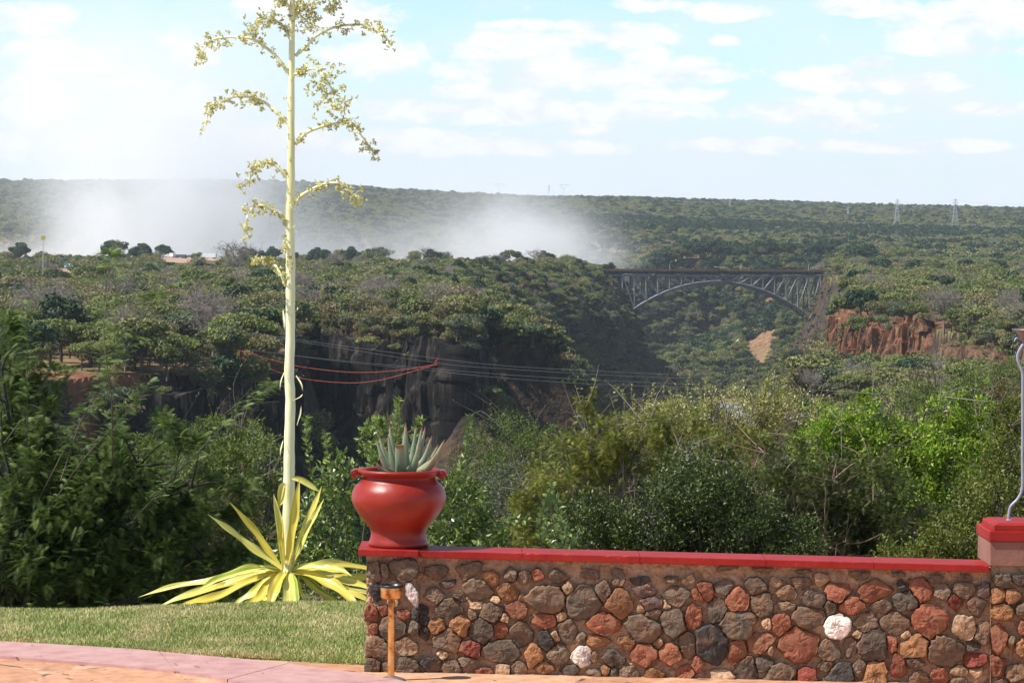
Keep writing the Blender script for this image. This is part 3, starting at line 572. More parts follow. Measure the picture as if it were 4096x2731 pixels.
def stones(mb,lst,off,seed,bounds):
    """irregular field stones: outline clipped by neighbours, faceted domed faces"""
    rs=np.random.RandomState(seed); C=np.array([(a,b) for a,b,_,_,_ in lst]); lst=[(a,b_,w*1.28,h*1.26,c) for a,b_,w,h,c in lst]; R=np.array([(w/2,h/2) for _,_,w,h,_ in lst])
    NA=30
    for i,(cx,cy,w,h,c) in enumerate(lst):
        an=np.arange(NA)/NA*2*math.pi+rs.rand()*.3; dx,dy=np.cos(an),np.sin(an)
        p=2.6+rs.rand()*4; ra=rs.normal()*.22; ex_=dx*math.cos(ra)+dy*math.sin(ra); ey_=-dx*math.sin(ra)+dy*math.cos(ra); rr=1/((np.abs(ex_)/(w/2))**p+(np.abs(ey_)/(h/2))**p)**(1/p)*1.06
        # a few random chords give straight broken sides
        for k in range(rs.randint(4,8)):
            a0=rs.rand()*6.28; nx,ny=math.cos(a0),math.sin(a0); sup=1/math.sqrt((nx/(w/2))**2+(ny/(h/2))**2); lim=sup*(.76+.26*rs.rand())
            dn=dx*nx+dy*ny; rr=np.where(dn>.15,np.minimum(rr,lim/np.maximum(dn,.15)),rr)
        for j in range(len(lst)):
            if j==i: continue
            v=C[j]-C[i]; L_=np.hypot(*v)
            if L_>70: continue
            n_=v/L_; si=np.abs(n_)@R[i]; sj=np.abs(n_)@R[j]; lim=L_*si/(si+sj)-.35
            dn=dx*n_[0]+dy*n_[1]; rr=np.where(dn>.05,np.minimum(rr,lim/np.maximum(dn,.05)),rr)
        x0,x1,y0,y1=bounds; y0=max(y0,548.3+16.3*(min(cx,990)-359)/631+9.3)
        rr=np.where(dx<-.05,np.minimum(rr,(cx-x0)/np.maximum(-dx,.05)),rr); rr=np.where(dx>.05,np.minimum(rr,(x1-cx)/np.maximum(dx,.05)),rr)
        rr=np.where(dy<-.05,np.minimum(rr,(cy-y0)/np.maximum(-dy,.05)),rr)
        rr=np.maximum(rr,1.0)*(1+.05*rs.normal(size=NA)); 
        dep=.034+.028*rs.rand()+.0006*min(w,h); tilt=rs.normal(size=2)*.008
        rings=[(1.04,-.25),(1.0,.48),(.965,.80),(.90,.95),(.70,1.0),(.50,1.0),(.30,1.0),(.12,1.0)]; ro=rs.rand()*50; fa=.010+.010*rs.rand()
        col=np.array(CC[c])*(.8+.45*rs.rand()); V=[];A=[]
        # facets: planes cutting the dome
        fac=[(rs.rand()*6.28,.6+.6*rs.rand()) for _ in range(3)]
        rs_=rr.copy()
        for _ in range(2): rs_=(rs_+np.roll(rs_,1)+np.roll(rs_,-1))/3
        for f,dz in rings:
            rq=rs_+(rr-rs_)*max(f,0)**5; px=cx+dx*rq*f; py=cy+dy*rq*f; de=np.full(NA,dz*dep)
            if dz>0: de=de+(fbm(px/3.2+ro,py/3.2,seed,3)-.5)*fa*(.3+.7*dz)+(fbm(px/9+ro,py/9,seed+2,2)-.5)*.022*dz
            for a0,k in fac:
                t=(dx*math.cos(a0)+dy*math.sin(a0))*f; de=np.minimum(de,dep*(1.16-t*k*.42) if dz>.9 else de)
            de=de+tilt[0]*dx*f+tilt[1]*dy*f+rs.normal(size=NA)*.0012*(dz>0)
            for a_,b_,q in zip(px,py,de): V.append(wp(a_,b_,off+q))
            A+= [col*(1+.10*rs.normal())]*NA
        V.append(wp(cx,cy,off+dep*1.02)); A.append(col)
        Fq=[];n=len(rings)
        for r in range(n-1):
            for k in range(NA): Fq.append((r*NA+k,r*NA+(k+1)%NA,(r+1)*NA+(k+1)%NA,(r+1)*NA+k))
        Ft=[((n-1)*NA+k,(n-1)*NA+(k+1)%NA,n*NA) for k in range(NA)]
        mb.add([list(v) for v in V],[np.array(Fq)[:,::-1],np.array(Ft)[:,::-1]],0,A)
m,nt,b=newmat('field_stone'); at_=N(nt,'ShaderNodeAttribute',attribute_name='tint'); gp=geopos(nt)
c=mixc(nt,1.0,at_.outputs['Color'],ramp(nt,noise(nt,28,8,gp,.65),[(.3,(.55,.55,.55)),(.5,(1,1,1)),(.7,(1.5,1.35,1.2))]),'MULTIPLY')
c=mixc(nt,ramp(nt,noise(nt,6,6,gp,.6),[(.50,(0,0,0)),(.64,(.6,.6,.6))]),c,(.24,.12,.06))
c=mixc(nt,ramp(nt,noise(nt,9,6,gp,.7),[(.66,(0,0,0)),(.74,(.5,.5,.5))]),c,(.05,.05,.045))
c=mixc(nt,ramp(nt,noise(nt,160,3,gp),[(.68,(0,0,0)),(.74,(.4,.4,.4))]),c,(.55,.5,.45))
L(nt,c,b.inputs['Base Color']); b.inputs['Roughness'].default_value=.75; b.inputs['Specular IOR Level'].default_value=.35; bump(nt,b,noise(nt,45,9,gp,.7),.9,.012); M['stone']=m
m,nt,b=newmat('earth_mortar'); gp=geopos(nt)
L(nt,ramp(nt,noise(nt,14,8,gp,.65),[(.3,(.26,.15,.085)),(.5,(.50,.31,.19)),(.7,(.62,.42,.27))]),b.inputs['Base Color']); b.inputs['Roughness'].default_value=.95; bump(nt,b,noise(nt,50,9,gp,.75),1.0,.015); M['mortar']=m
def mortar(mb,x0,x1,y0,y1,off,seed,nx,ny):
    px=np.linspace(x0,x1,nx); py=np.linspace(y0,y1,ny); P=np.empty((ny,nx,3))
    for i,b0_ in enumerate(py):
        b_=b0_
        nz=(fbm(px/2.6,np.full(nx,b_/2.6),seed)-.5)*.030+(fbm(px/9,np.full(nx,b_/9),seed+3)-.5)*.03
        for j,a_ in enumerate(px): P[i,j]=wp(a_,max(b_,548.3+16.3*(a_-359)/631+3.0),off+nz[j])
    mb.grid(P,flip=True)
    return P
red=newmat('red_paint'); m,nt,b=red; gp=geopos(nt)
c=ramp(nt,noise(nt,3,6,gp),[(.3,(.24,.010,.008)),(.7,(.32,.022,.014))]); c=mixc(nt,ramp(nt,noise(nt,40,6,gp,.7),[(.66,(0,0,0)),(.70,(.6,.6,.6))]),c,(.48,.24,.21)); c=mixc(nt,ramp(nt,noise(nt,9,8,gp,.75),[(.56,(0,0,0)),(.72,(.55,.55,.55))]),c,(.13,.02,.02))
L(nt,c,b.inputs['Base Color']); b.inputs['Roughness'].default_value=.5; b.inputs['Specular IOR Level'].default_value=.22; bump(nt,b,noise(nt,22,7,gp),.35,.01); RED=m
wall=thing('stone_wall',at(359,673,YL),'rubble stone garden wall in earthy mortar under a red painted coping','wall')
WO=-.035; mb=MB(); mortar(mb,417,993,553,700,WO+.008,3,420,110)
Pb=[wp(417,560,-.05),wp(993,560,-.05)]
for a_,b_ in ((417,993),):
    q=[wp(a_,554,WO-.02),wp(b_,569,WO-.02),wp(b_,720,WO-.02),wp(a_,720,WO-.02)]; r=[v+Vector((0,.27,0)) for v in q]
    mb.add([list(v) for v in q+r],[(1,0,4,5),(2,1,5,6),(0,3,7,4),(4,7,6,5)])
mb.build('mortar',[M['mortar']],wall)
mb=MB(); stones(mb,c1([s for s in Z1S])+[s for s in c2(Z2S) if s[0]>702],WO,11,(419,990,554,760)); mb.build('stonework',[M['stone']],wall,col=True)
# end pier
mb=MB(); PO=-.008; x0,x1=366.5,418.5
mortar(mb,x0,x1,553,690,PO-.005,8,60,110)
q=[wp(x0,552.5,PO-.01),wp(x1,553.5,PO-.01),wp(x1,700,PO-.01),wp(x0,700,PO-.01)]; r=[v+Vector((0,.50,0)) for v in q]
mb.add([list(v) for v in q+r],[(1,0,4,5),(2,1,5,6),(0,3,7,4),(4,7,6,5)])
mb.build('pier_mortar',[M['mortar']],wall)
mb=MB(); stones(mb,c1(PS),PO,12,(x0-2.2,x1,554,760)); mb.build('pier_stonework',[M['stone']],wall,col=True)
# coping: segments, slightly uneven edges
def coping(px0,px1,of,dep,yf0,yf1,th,nm='coping_slab'):
    """front-top edge at image height yf; slab extends back dep metres"""
    mb=MB(); n=max(6,int((px1-px0)/4)); prof=[]
    px=np.linspace(px0,px1,n); base=[]
    for i,p in enumerate(px):
        t=(p-px0)/(px1-px0); v=wp(p,yf0+(yf1-yf0)*t,of); w_=.0015*(random.random()-.5); x=v.x; y=v.y; z=v.z
        ch=.004+(.006*random.random() if random.random()<.12 else 0)
        base.append([(x,y+w_+.004,z-th),(x,y+w_,z-th+.004),(x,y+w_,z-ch),(x,y+w_+ch,z-.0005),(x,y+dep-.006,z),(x,y+dep,z-.006),(x,y+dep,z-th),(x,y+w_+.004,z-th)])
    P=np.array(base).transpose(1,0,2); mb.grid(P)
    mb.add(P[:-1,0],np.arange(7)[None,:]); mb.add(P[:-1,-1],np.arange(7)[::-1][None,:])
    return mb.build(nm,[RED],wall)
edges=[418.3,522,640,766,874,989.3]
fy=lambda p:548.3+(564.6-548.3)*(p-359)/(990-359)
for a_,b_ in zip(edges[:-1],edges[1:]): coping(a_+.25,b_-.25,.055,.36,fy(a_),fy(b_),.050)
coping(358,418.2,.095,.58,fy(358)+.2,fy(418)+.2,.046,'pier_cap')
# ---------------------------------------------------------------- right pillar
pl=thing('stone_pillar',at(1010,690,20.5),'rubble stone pillar with brown rendered band and stepped red cap at right edge','pillar')
PX0,PX1=990.5,1070; OFR=.035
def pbox(px0,px1,py0,py1,off,dep,nm,mat):
    mb=MB(); q=[at(px0,py0,wallY(990)-off),at(px1,py0,wallY(990)-off),at(px1,py1,wallY(990)-off),at(px0,py1,wallY(990)-off)]
    for i in (1,2): q[i].x=q[1].x
    q[0].x=q[3].x=(q[0].x+q[3].x)/2
    q[1].z=q[0].z; q[2].z=q[3].z
    r=[v+Vector((0,dep,0)) for v in q]
    mb.add([list(v) for v in q+r],[(0,3,2,1),(0,1,5,4),(1,2,6,5),(2,3,7,6),(3,0,4,7),(4,5,6,7)])
    o=mb.build(nm,[mat],pl); bv=o.modifiers.new('b','BEVEL'); bv.width=.006; bv.segments=2; return o
render_=simple('brown_render',(.23,.105,.075),.85,var=.18,scale=4,bmp=.4,bd=.01)
pbox(990,1078,540.8,565.5,.045,.55,'rendered_band',render_)
pbox(989.3,1079,530.5,540.9,.06,.58,'cap_ledge',RED)
pbox(994,1074,525,530.8,.04,.52,'cap_step',RED)
mb=MB(); q=[at(994,525,wallY(990)-.04),at(1074,525,wallY(990)-.04)]; z0=q[0].z; xa,xb=q[0].x,q[1].x; y0=q[0].y; i_=.04; hh=.016
V=[(xa,y0,z0),(xb,y0,z0),(xb,y0+.52,z0),(xa,y0+.52,z0),(xa+i_,y0+i_,z0+hh),(xb-i_,y0+i_,z0+hh),(xb-i_,y0+.52-i_,z0+hh),(xa+i_,y0+.52-i_,z0+hh)]
mb.add(V,[(0,1,5,4),(1,2,6,5),(2,3,7,6),(3,0,4,7),(4,5,6,7)]); mb.build('cap_top',[RED],pl); CAPZ=z0+hh
mb=MB(); px=np.linspace(PX0+.5,PX1,50); py=np.linspace(565,700,100); P=np.empty((100,50,3))
for i,b_ in enumerate(py):
    nz=(fbm(px/2.6,np.full(50,b_/2.6),30)-.5)*.03
    for j,a_ in enumerate(px): P[i,j]=at(a_,b_,wallY(990)+.012-nz[j])
mb.grid(P,flip=True); q=[at(PX0,565,wallY(990)-.01),at(PX1,565,wallY(990)-.01),at(PX1,700,wallY(990)-.01),at(PX0,700,wallY(990)-.01)]; r=[v+Vector((0,.45,0)) for v in q]
mb.add([list(v) for v in q+r],[(1,0,4,5),(2,1,5,6),(0,3,7,4),(4,7,6,5)]); mb.build('mortar',[M['mortar']],pl)
mb=MB(); stones(mb,c2(RP),-.012,13,(PX0+.3,1072,566,760)); mb.build('stonework',[M['stone']],pl,col=True)
# ---------------------------------------------------------------- red pot
PY=21.16; pc=at(398.5,545.0,PY); PZ0=at(370,fy(370)+.2,wallY(370)-.095).z+.001; pc.z=PZ0
s=PY/F
pot=thing('plant_pot',pc,'big round glossy red pot with scroll lugs on the wall pier','pot')
m,nt,b=newmat('glazed_red'); gp=geopos(nt); c=ramp(nt,noise(nt,5,6,gp),[(.3,(.22,.012,.005)),(.7,(.30,.024,.010))]); c=mixc(nt,ramp(nt,noise(nt,30,8,gp,.75),[(.67,(0,0,0)),(.71,(.4,.4,.4))]),c,(.42,.2,.16)); c=mixc(nt,ramp(nt,noise(nt,6,8,gp,.75),[(.54,(0,0,0)),(.75,(.5,.5,.5))]),c,(.12,.012,.01))
L(nt,c,b.inputs['Base Color']); b.inputs['Roughness'].default_value=.40; b.inputs['Specular IOR Level'].default_value=.42; bump(nt,b,noise(nt,9,7,gp),.35,.012); POTM=m
prof=[(0,.0),(29,0),(30,.8),(30,3.5),(29,6),(28,9),(27.6,13),(28.6,17),(32,22),(36.5,27),(40.5,32),(44,38),(46.6,44),(47.3,49),(46.5,54.5),(43.5,60),(39.8,64),(37,67),(36.2,69),(36,70)]
mb=MB(); mb.lathe([(r*s,z*s) for r,z in prof],pc,72,wob=.012); mb.build('body',[POTM],pot,smooth=True)
mb=MB(); mb.lathe([(r*s,z*s) for r,z in [(35.5,69.2),(37.5,71),(40,72.8),(42,74),(42.4,75.6),(41.6,76.8),(39,77),(36,76.6),(34.6,75),(34,70),(33.5,60)]],pc,72); mb.build('rim',[POTM],pot,smooth=True)
mb=MB(); mb.lathe([(r*s,z*s) for r,z in [(33.8,70),(20,71),(0.01,71.5)]],pc,40); mb.build('soil',[simple('soil',(.06,.035,.02),.95,scale=30,bmp=1)],pot)
for sg in (-1,1):
    mb=MB(); hx=pc.x+sg*43.2*s; hz=pc.z+72.3*s
    mb.tube([(hx,pc.y-.075,hz),(hx,pc.y+.075,hz)],4.6*s,24); mb.tube([(hx-sg*2*s,pc.y-.06,hz+1.5*s),(hx-sg*10*s,pc.y-.05,hz+2*s)],3.2*s,8)
    # scroll spiral on the lug's face
    th=np.linspace(0,4.2*math.pi,60); rr=np.linspace(4.4,.7,60)*s; sp_=[(hx+math.cos(t)*r*sg,pc.y-.078,hz+math.sin(t)*r) for t,r in zip(th,rr)]
    mb.tube(sp_,.55*s,6); mb.build('scroll_lug',[POTM],pot,smooth=False)
# ---------------------------------------------------------------- aloe in the pot
m,nt,b=newmat('aloe_skin'); at_=N(nt,'ShaderNodeAttribute',attribute_name='tint'); c=mixc(nt,.35,at_.outputs['Color'],ramp(nt,noise(nt,16,5,geopos(nt)),[(.3,(.10,.15,.085)),(.7,(.26,.32,.20))])); L(nt,c,b.inputs['Base Color']); b.inputs['Roughness'].default_value=.5; b.inputs['Subsurface Weight'].default_value=.05
def zp7(x,y): return (1350+x/1.274)/4,(1500+y/1.274)/4
al=thing('aloe_plant',Vector((pc.x+6*s,pc.y,pc.z+72*s)),'spiky grey green aloe growing in the red pot','aloe')
AL=[(350,235,46,-.02,0),(275,240,40,.05,0),(228,300,34,.03,0),(215,320,32,-.03,0),(210,435,30,-.09,1),(268,292,34,-.05,0),(398,248,34,.07,0),(425,255,34,.0,0),(440,255,32,.10,0),(470,303,34,.06,0),(528,324,40,-.03,1),(322,352,44,-.12,2),(340,300,34,.11,0),(500,350,34,.05,1),(412,345,42,-.13,0),(235,408,34,-.07,1),(488,400,36,-.10,1),(250,350,30,.13,0)]
ac=al.location
for i,(tx,ty,w,dy,br) in enumerate(AL):
    px,py=zp7(368+(tx-368)*1.12,ty); tip=at(px,py,ac.y+dy); bas=ac+Vector(((tx-368)*.0004,dy*.25,-.015)); d=(tip-bas); out=Vector((d.x,dy,0)); 
    mid=bas+d*.5+out*.18+Vector((0,0,-.01 if d.z>.1 else .02)); n=14; sp_=spline([bas,bas+(mid-bas)*.5+out*.06,mid,tip],n); ww=w/1.274/4*s*1.4
    T=np.gradient(sp_,axis=0); T/=np.linalg.norm(T,axis=1,keepdims=True)
    side=np.cross(T,np.array([out.x*.6,-1+dy*3,.0])); side/=np.maximum(np.linalg.norm(side,axis=1,keepdims=True),1e-6); nn=np.cross(side,T)
    mb=MB(); rows=[]
    for k in range(n):
        t=k/(n-1); wd=ww*.5*(1-.12*(1-t))*(1-t**1.7)**.8*(1.0 if t<1 else 0)+.0008
        if br==2: wd=ww*.5*(1-.25*t)
        th=wd*.42+.002; ring=[]
        for a_ in np.linspace(0,2*math.pi,13)[:-1]:
            ca,sa=math.cos(a_),math.sin(a_); up=(sa if sa<0 else sa*.15-.25*(1-abs(ca)))  # concave upper side
            ring.append(sp_[k]+side[k]*ca*wd-nn[k]*up*th*1.0)
        rows.append(ring)
    rows=np.array(rows); tt=np.repeat(np.linspace(0,1,n),12)
    g=np.array([.20,.27,.16]); tipc=np.array([.42,.17,.08]); A=g[None]*(1-sstep(.85,1,tt))[:,None]+tipc[None]*sstep(.85,1,tt)[:,None]
    if br==1: A=A*.5+np.array([.30,.17,.09])*.5
    edge=np.tile((np.abs(np.cos(np.linspace(0,2*math.pi,13)[:-1]))>.95)*1.0,n)[:,None]; A=A*(1-edge*.7)+np.array([.45,.30,.18])*edge*.7
    I=np.arange(n-1)[:,None]*12; J=np.arange(12)[None]; K=(J+1)%12
    mb.add(rows.reshape(-1,3),[np.stack([I+J,I+K,I+12+K,I+12+J],-1).reshape(-1,4),(np.arange(12)+(n-1)*12)[::-1][None]],0,A)
    # marginal teeth
    for k in range(1,n-1):
        t=k/(n-1); wd=ww*.5*(1-.12*(1-t))*(1-t**1.7)**.8
        for sg in (-1,1):
            p=sp_[k]+side[k]*sg*wd*.97; q=p+side[k]*sg*.006+T[k]*.003; mb.add([p-T[k]*.003,p+T[k]*.003,q],np.array([[0,1,2]]),0,(.5,.28,.15))
    mb.build('leaf',[m],al,smooth=True,col=True)
# ---------------------------------------------------------------- garden lamp
lc=gat(391,679.5,0.0); s2=lc.y/F
gl=thing('garden_lamp',lc,'small round copper garden lamp on a post before the pier','garden lamp')
cop=newmat('copper'); m,nt,b=cop; gp=geopos(nt); L(nt,ramp(nt,noise(nt,14,6,gp,.6),[(.35,(.25,.09,.03)),(.5,(.75,.38,.13)),(.7,(.85,.52,.22))]),b.inputs['Base Color']); b.inputs['Metallic'].default_value=.9; L(nt,ramp(nt,noise(nt,25,6,gp),[(.3,(.18,)*3),(.7,(.45,)*3)]),b.inputs['Roughness'])
gm=simple('grey_metal',(.16,.15,.15),.6,.3,.25,12)
mb=MB(); mb.lathe([(0.001,.034),(.022,.034),(.035,.028),(.07,.018),(.098,.008),(.102,.0)],lc,40); mb.build('base_plate',[gm],gl,smooth=True)
mb=MB(); mb.lathe([(.0235,.02),(.0235,.55),(.0235,.571)],lc,24); mb.build('post',[m],gl,smooth=True)
mb=MB(); mb.lathe([(.0235,.560),(.045,.562),(.068,.568),(.074,.576),(.075,.63),(.074,.645)],lc,40); mb.build('lamp_head',[m],gl,smooth=True)
bk=simple('black_rubber',(.015,.015,.018),.4)
mb=MB(); mb.lathe([(.074,.642),(.080,.644),(.081,.658),(.074,.661),(.068,.658),(.066,.64),(.04,.632),(.001,.63)],lc,40); mb.build('lens_ring',[bk],gl,smooth=True)
# ---------------------------------------------------------------- torch stand on the pillar
tc_=at(1027,521,wallY(990)+.22); tc_.z=CAPZ
ts=thing('fire_bowl_stand',tc_,'grey iron stand of curved legs holding a metal bowl at the right edge','bowl stand')
iron=simple('grey_iron',(.27,.29,.34),.45,.25,.12,20)
st_=tc_.y/F
PTS=[(1008.5,521),(1008.6,515),(1010,507),(1013,503),(1017,499),(1021,491),(1022,480),(1021.5,455),(1021.5,435),(1021,405),(1020.8,380),(1020.6,374),(1019,368),(1015.8,361),(1015.3,355),(1017,350),(1020,345),(1023,341)]
for k in range(3):
    a0=math.pi+k*2*math.pi/3; ca,sa=math.cos(a0),math.sin(a0); pts=[]
    for px,py in PTS:
        r=(1027-px)*st_; z=at(1027,py,tc_.y).z; pts.append((tc_.x+ca*r,tc_.y+sa*r,max(z,CAPZ)))
    mb=MB(); mb.tube(spline(pts,60),.0105,10); e=pts[0]; mb.lathe([(.001,.006),(.014,.006),(.02,0)],e,16); mb.build('leg',[iron],ts,smooth=True)
    mb=MB(); q=[(1020,416),(1025,434),(1027,440)]; mb.tube([(tc_.x+ca*(1027-a_)*st_,tc_.y+sa*(1027-a_)*st_,at(1027,b_,tc_.y).z) for a_,b_ in q],.006,6)
    q=[(1021,478),(1024,460),(1027,447)]; mb.tube([(tc_.x+ca*(1027-a_)*st_,tc_.y+sa*(1027-a_)*st_,at(1027,b_,tc_.y).z) for a_,b_ in q],.006,6); mb.build('cross_rod',[iron],ts,smooth=True)
    mb=MB(); q=[(1019,340),(1016,337.5),(1013,338.5),(1012,341)]; mb.tube(spline([(tc_.x+ca*(1027-a_)*st_,tc_.y+sa*(1027-a_)*st_,at(1027,b_,tc_.y).z) for a_,b_ in q],12),.006,6); mb.build('curl',[iron],ts,smooth=True)
zr=at(1027,329,tc_.y).z
mb=MB(); mb.lathe([(r*st_,zr+z*st_-0) for r,z in [(.01,-16.5),(3,-16.3),(6.5,-14),(10.5,-9),(13.8,-3),(17.5,-.6),(17.6,.4),(16,.2),(13,-2),(9,-9),(4,-14),(.01,-15)]],(tc_.x,tc_.y,0),40); mb.build('bowl',[simple('bowl_iron',(.20,.15,.15),.4,.5,.2,15)],ts,smooth=True)
# ---------------------------------------------------------------- terrace and lawn
m,nt,b=newmat('orange_flagstone'); gp=geopos(nt)
br=nt.nodes.new('ShaderNodeTexVoronoi'); br.feature='DISTANCE_TO_EDGE'; br.inputs['Scale'].default_value=1.1; br.inputs['Randomness'].default_value=.65
mpp=N(nt,'ShaderNodeMapping'); L(nt,gp,mpp.inputs[0]); mpp.inputs['Scale'].default_value=(1.0,.7,1); mpp.inputs['Rotation'].default_value=(0,0,.5); mpp.inputs['Location'].default_value=(.3,.2,0)
L(nt,mpp.outputs[0],br.inputs['Vector'])
vc=nt.nodes.new('ShaderNodeTexVoronoi'); vc.inputs['Scale'].default_value=1.1; vc.inputs['Randomness'].default_value=.65; L(nt,mpp.outputs[0],vc.inputs['Vector'])
hv=nt.nodes.new('ShaderNodeSeparateColor'); L(nt,vc.outputs['Color'],hv.inputs[0])
c=ramp(nt,hv.outputs[0],[(0,(.44,.215,.115)),(.5,(.52,.27,.15)),(1,(.55,.33,.20))]); c=mixc(nt,1,c,ramp(nt,noise(nt,7,8,gp,.7),[(.35,(.72,.68,.65)),(.6,(1.08,1.08,1.08))]),'MULTIPLY')
jm=ramp(nt,math_(nt,'ADD',br.outputs[0],math_(nt,'MULTIPLY',math_(nt,'SUBTRACT',noise(nt,18,4,gp),.5),.02)),[(.008,(1,1,1)),(.016,(0,0,0))])
c=mixc(nt,jm,c,ramp(nt,noise(nt,4,3,gp),[(.4,(.10,.055,.035)),(.55,(.55,.33,.2))])); L(nt,c,b.inputs['Base Color']); b.inputs['Roughness'].default_value=.8; bump(nt,b,noise(nt,16,8,gp),.4,.01)
mb=MB(); mb.grid(np.array([[(-9,2,0),(9,2,0)],[(-9,22.6,0),(9,22.6,0)]],float)); mb.add([(-9,2,0),(9,2,0),(9,2,-1),(-9,2,-1)],[(0,1,2,3)]); tag(mb.build('paving',[m]),kind='structure')
# kerb band
kt=[gat(a_,b_) for a_,b_ in ((-260,629),(-120,635.5),(0,643),(125,650.4),(177,655.2),(273,663.8),(368,676.4),(415,686),(460,700))]
kb=[gat(a_,b_) for a_,b_ in ((-260,643),(-120,649.5),(0,658),(127,667.8),(192,675),(222,680.5),(262,688),(300,697),(340,712))]
A_=spline(kt,60); B_=spline(kb,60)
m,nt,b=newmat('pink_kerb'); gp=geopos(nt); L(nt,ramp(nt,noise(nt,5,8,gp,.7),[(.3,(.34,.175,.155)),(.55,(.46,.26,.235)),(.8,(.50,.33,.29))]),b.inputs['Base Color']); b.inputs['Roughness'].default_value=.75; bump(nt,b,noise(nt,18,8,gp),.35,.01)
mb=MB(); h=.022
segs=[0,13,27,38,48,59]
for a_,b_ in zip(segs[:-1],segs[1:]):
    a0=A_[a_:b_+1].copy(); b0=B_[a_:b_+1].copy()
    d0=(a0[1]-a0[0]); d0/=np.linalg.norm(d0); 
    for arr in (a0,b0): arr[0]+=d0*.004; arr[-1]-=d0*.004
    mb.grid(np.stack([b0,b0+[0,0,h],a0+[0,0,h],a0],0))
tag(mb.build('kerb',[m]),kind='structure')
# lawn: hummocky turf running out to the brow
mb=MB(); nx,ny=240,110
A2=spline([gat(a_,b_) for a_,b_ in ((-260,628.6),(-120,635.1),(0,642.6),(125,649.8),(160,652.6),(225,657),(275,660),(368,664.5),(420,664.8),(560,666))],nx)
def lawnz(x,y): 
    return .012+(fbm(x/1.6,y/1.6,4)-.5)*.045-sstep(22.8,24.8,y)*(.035+.075*(1-sstep(-4.2,-1.4,x)))-np.clip(y-24.9,0,9)**1.5*.16
v=np.linspace(0,1,ny)[:,None]; X=A2[None,:,0]*(1+v*.22); Y=A2[None,:,1]*(1-v)+27.5*v; Zl=lawnz(X,Y); Zl[0]=.0
m,nt,b=newmat('turf'); gp=geopos(nt)
L(nt,ramp(nt,noise(nt,1.6,9,gp,.8),[(.34,(.14,.18,.05)),(.5,(.24,.26,.09)),(.66,(.38,.33,.16))]),b.inputs['Base Color']); b.inputs['Roughness'].default_value=.9; bump(nt,b,noise(nt,60,6,gp),1,.02)
mb.grid(np.stack([X,Y,Zl],-1)); tag(mb.build('lawn',[m]),kind='structure')
# blades
nb=190000; u=RS.rand(nb); v=RS.rand(nb)**1.25*.93; k=u*(nx-1); k0=k.astype(int).clip(0,nx-2); f=(k-k0)[:,None]; P0=A2[k0]*(1-f)+A2[k0+1]*f
x=P0[:,0]*(1+v*.22); y=P0[:,1]*(1-v)+27.5*v; ok=(x>-5.2)&(x<2.5)&(y<25.9); x,y=x[ok],y[ok]; nb=len(x); z=lawnz(x,y)
a=RS.rand(nb)*6.283; hgt=.016+.022*RS.rand(nb); wd=.0028+.002*RS.rand(nb); lx=RS.normal(size=nb)*.014; ly=RS.normal(size=nb)*.014
V=np.stack([np.stack([x-np.cos(a)*wd,y-np.sin(a)*wd,z-.004],1),np.stack([x+np.cos(a)*wd,y+np.sin(a)*wd,z-.004],1),np.stack([x+lx,y+ly,z+hgt],1)],1).reshape(-1,3)
pat=fbm(x/.35,y/.35,91); t=np.clip(RS.rand(nb)*.7+(pat-.4)*1.4,0,1)[:,None]; dry=(t>.55)
colr=np.where(dry,np.array([.60,.52,.24])*(.6+.6*RS.rand(nb,1)),np.array([.25,.30,.07])*(.6+.8*RS.rand(nb,1)))
mb=MB(); mb.add(V,np.arange(nb*3).reshape(-1,3),0,np.repeat(colr,3,axis=0))
m,nt,b=newmat('grass_blade'); at_=N(nt,'ShaderNodeAttribute',attribute_name='tint'); L(nt,at_.outputs['Color'],b.inputs['Base Color']); b.inputs['Roughness'].default_value=.6
tag(mb.build('grass',[m],col=True),'short mown grass mixed with dry straw on the lawn','grass',kind='stuff')

# fallen leaves and twigs
rsl=np.random.RandomState(9); mb=MB(); n=150
lx=rsl.uniform(-4.2,4,n); ly=np.where(rsl.rand(n)<.6,rsl.uniform(22.6,24.6,n),rsl.uniform(20.0,22.2,n)); ok=~((ly<21.8)&(lx>-1)&(ly>20.4)); lx,ly=lx[ok],ly[ok]; n=len(lx)
lz=np.where((ly>22.5)&(lx<-1),lawnz(lx,ly)+.03,.028); an=rsl.rand(n)*6.28; sz=.012+.02*rsl.rand(n)
for i in range(n):
    c_,s_=math.cos(an[i]),math.sin(an[i]); a=sz[i]; P=[(lx[i]-c_*a,ly[i]-s_*a,lz[i]),(lx[i]+s_*a*.4,ly[i]-c_*a*.4,lz[i]+a*.35),(lx[i]+c_*a,ly[i]+s_*a,lz[i]+.004),(lx[i]-s_*a*.4,ly[i]+c_*a*.4,lz[i]+a*.3)]
    mb.add(P,np.array([[0,1,2],[0,2,3]]),0,np.array([.30,.17,.08])*(.5+1.0*rsl.rand()))
tag(mb.build('leaf_litter',[m],col=True),'scattered dry brown fallen leaves on the lawn and paving','leaf litter',kind='stuff')
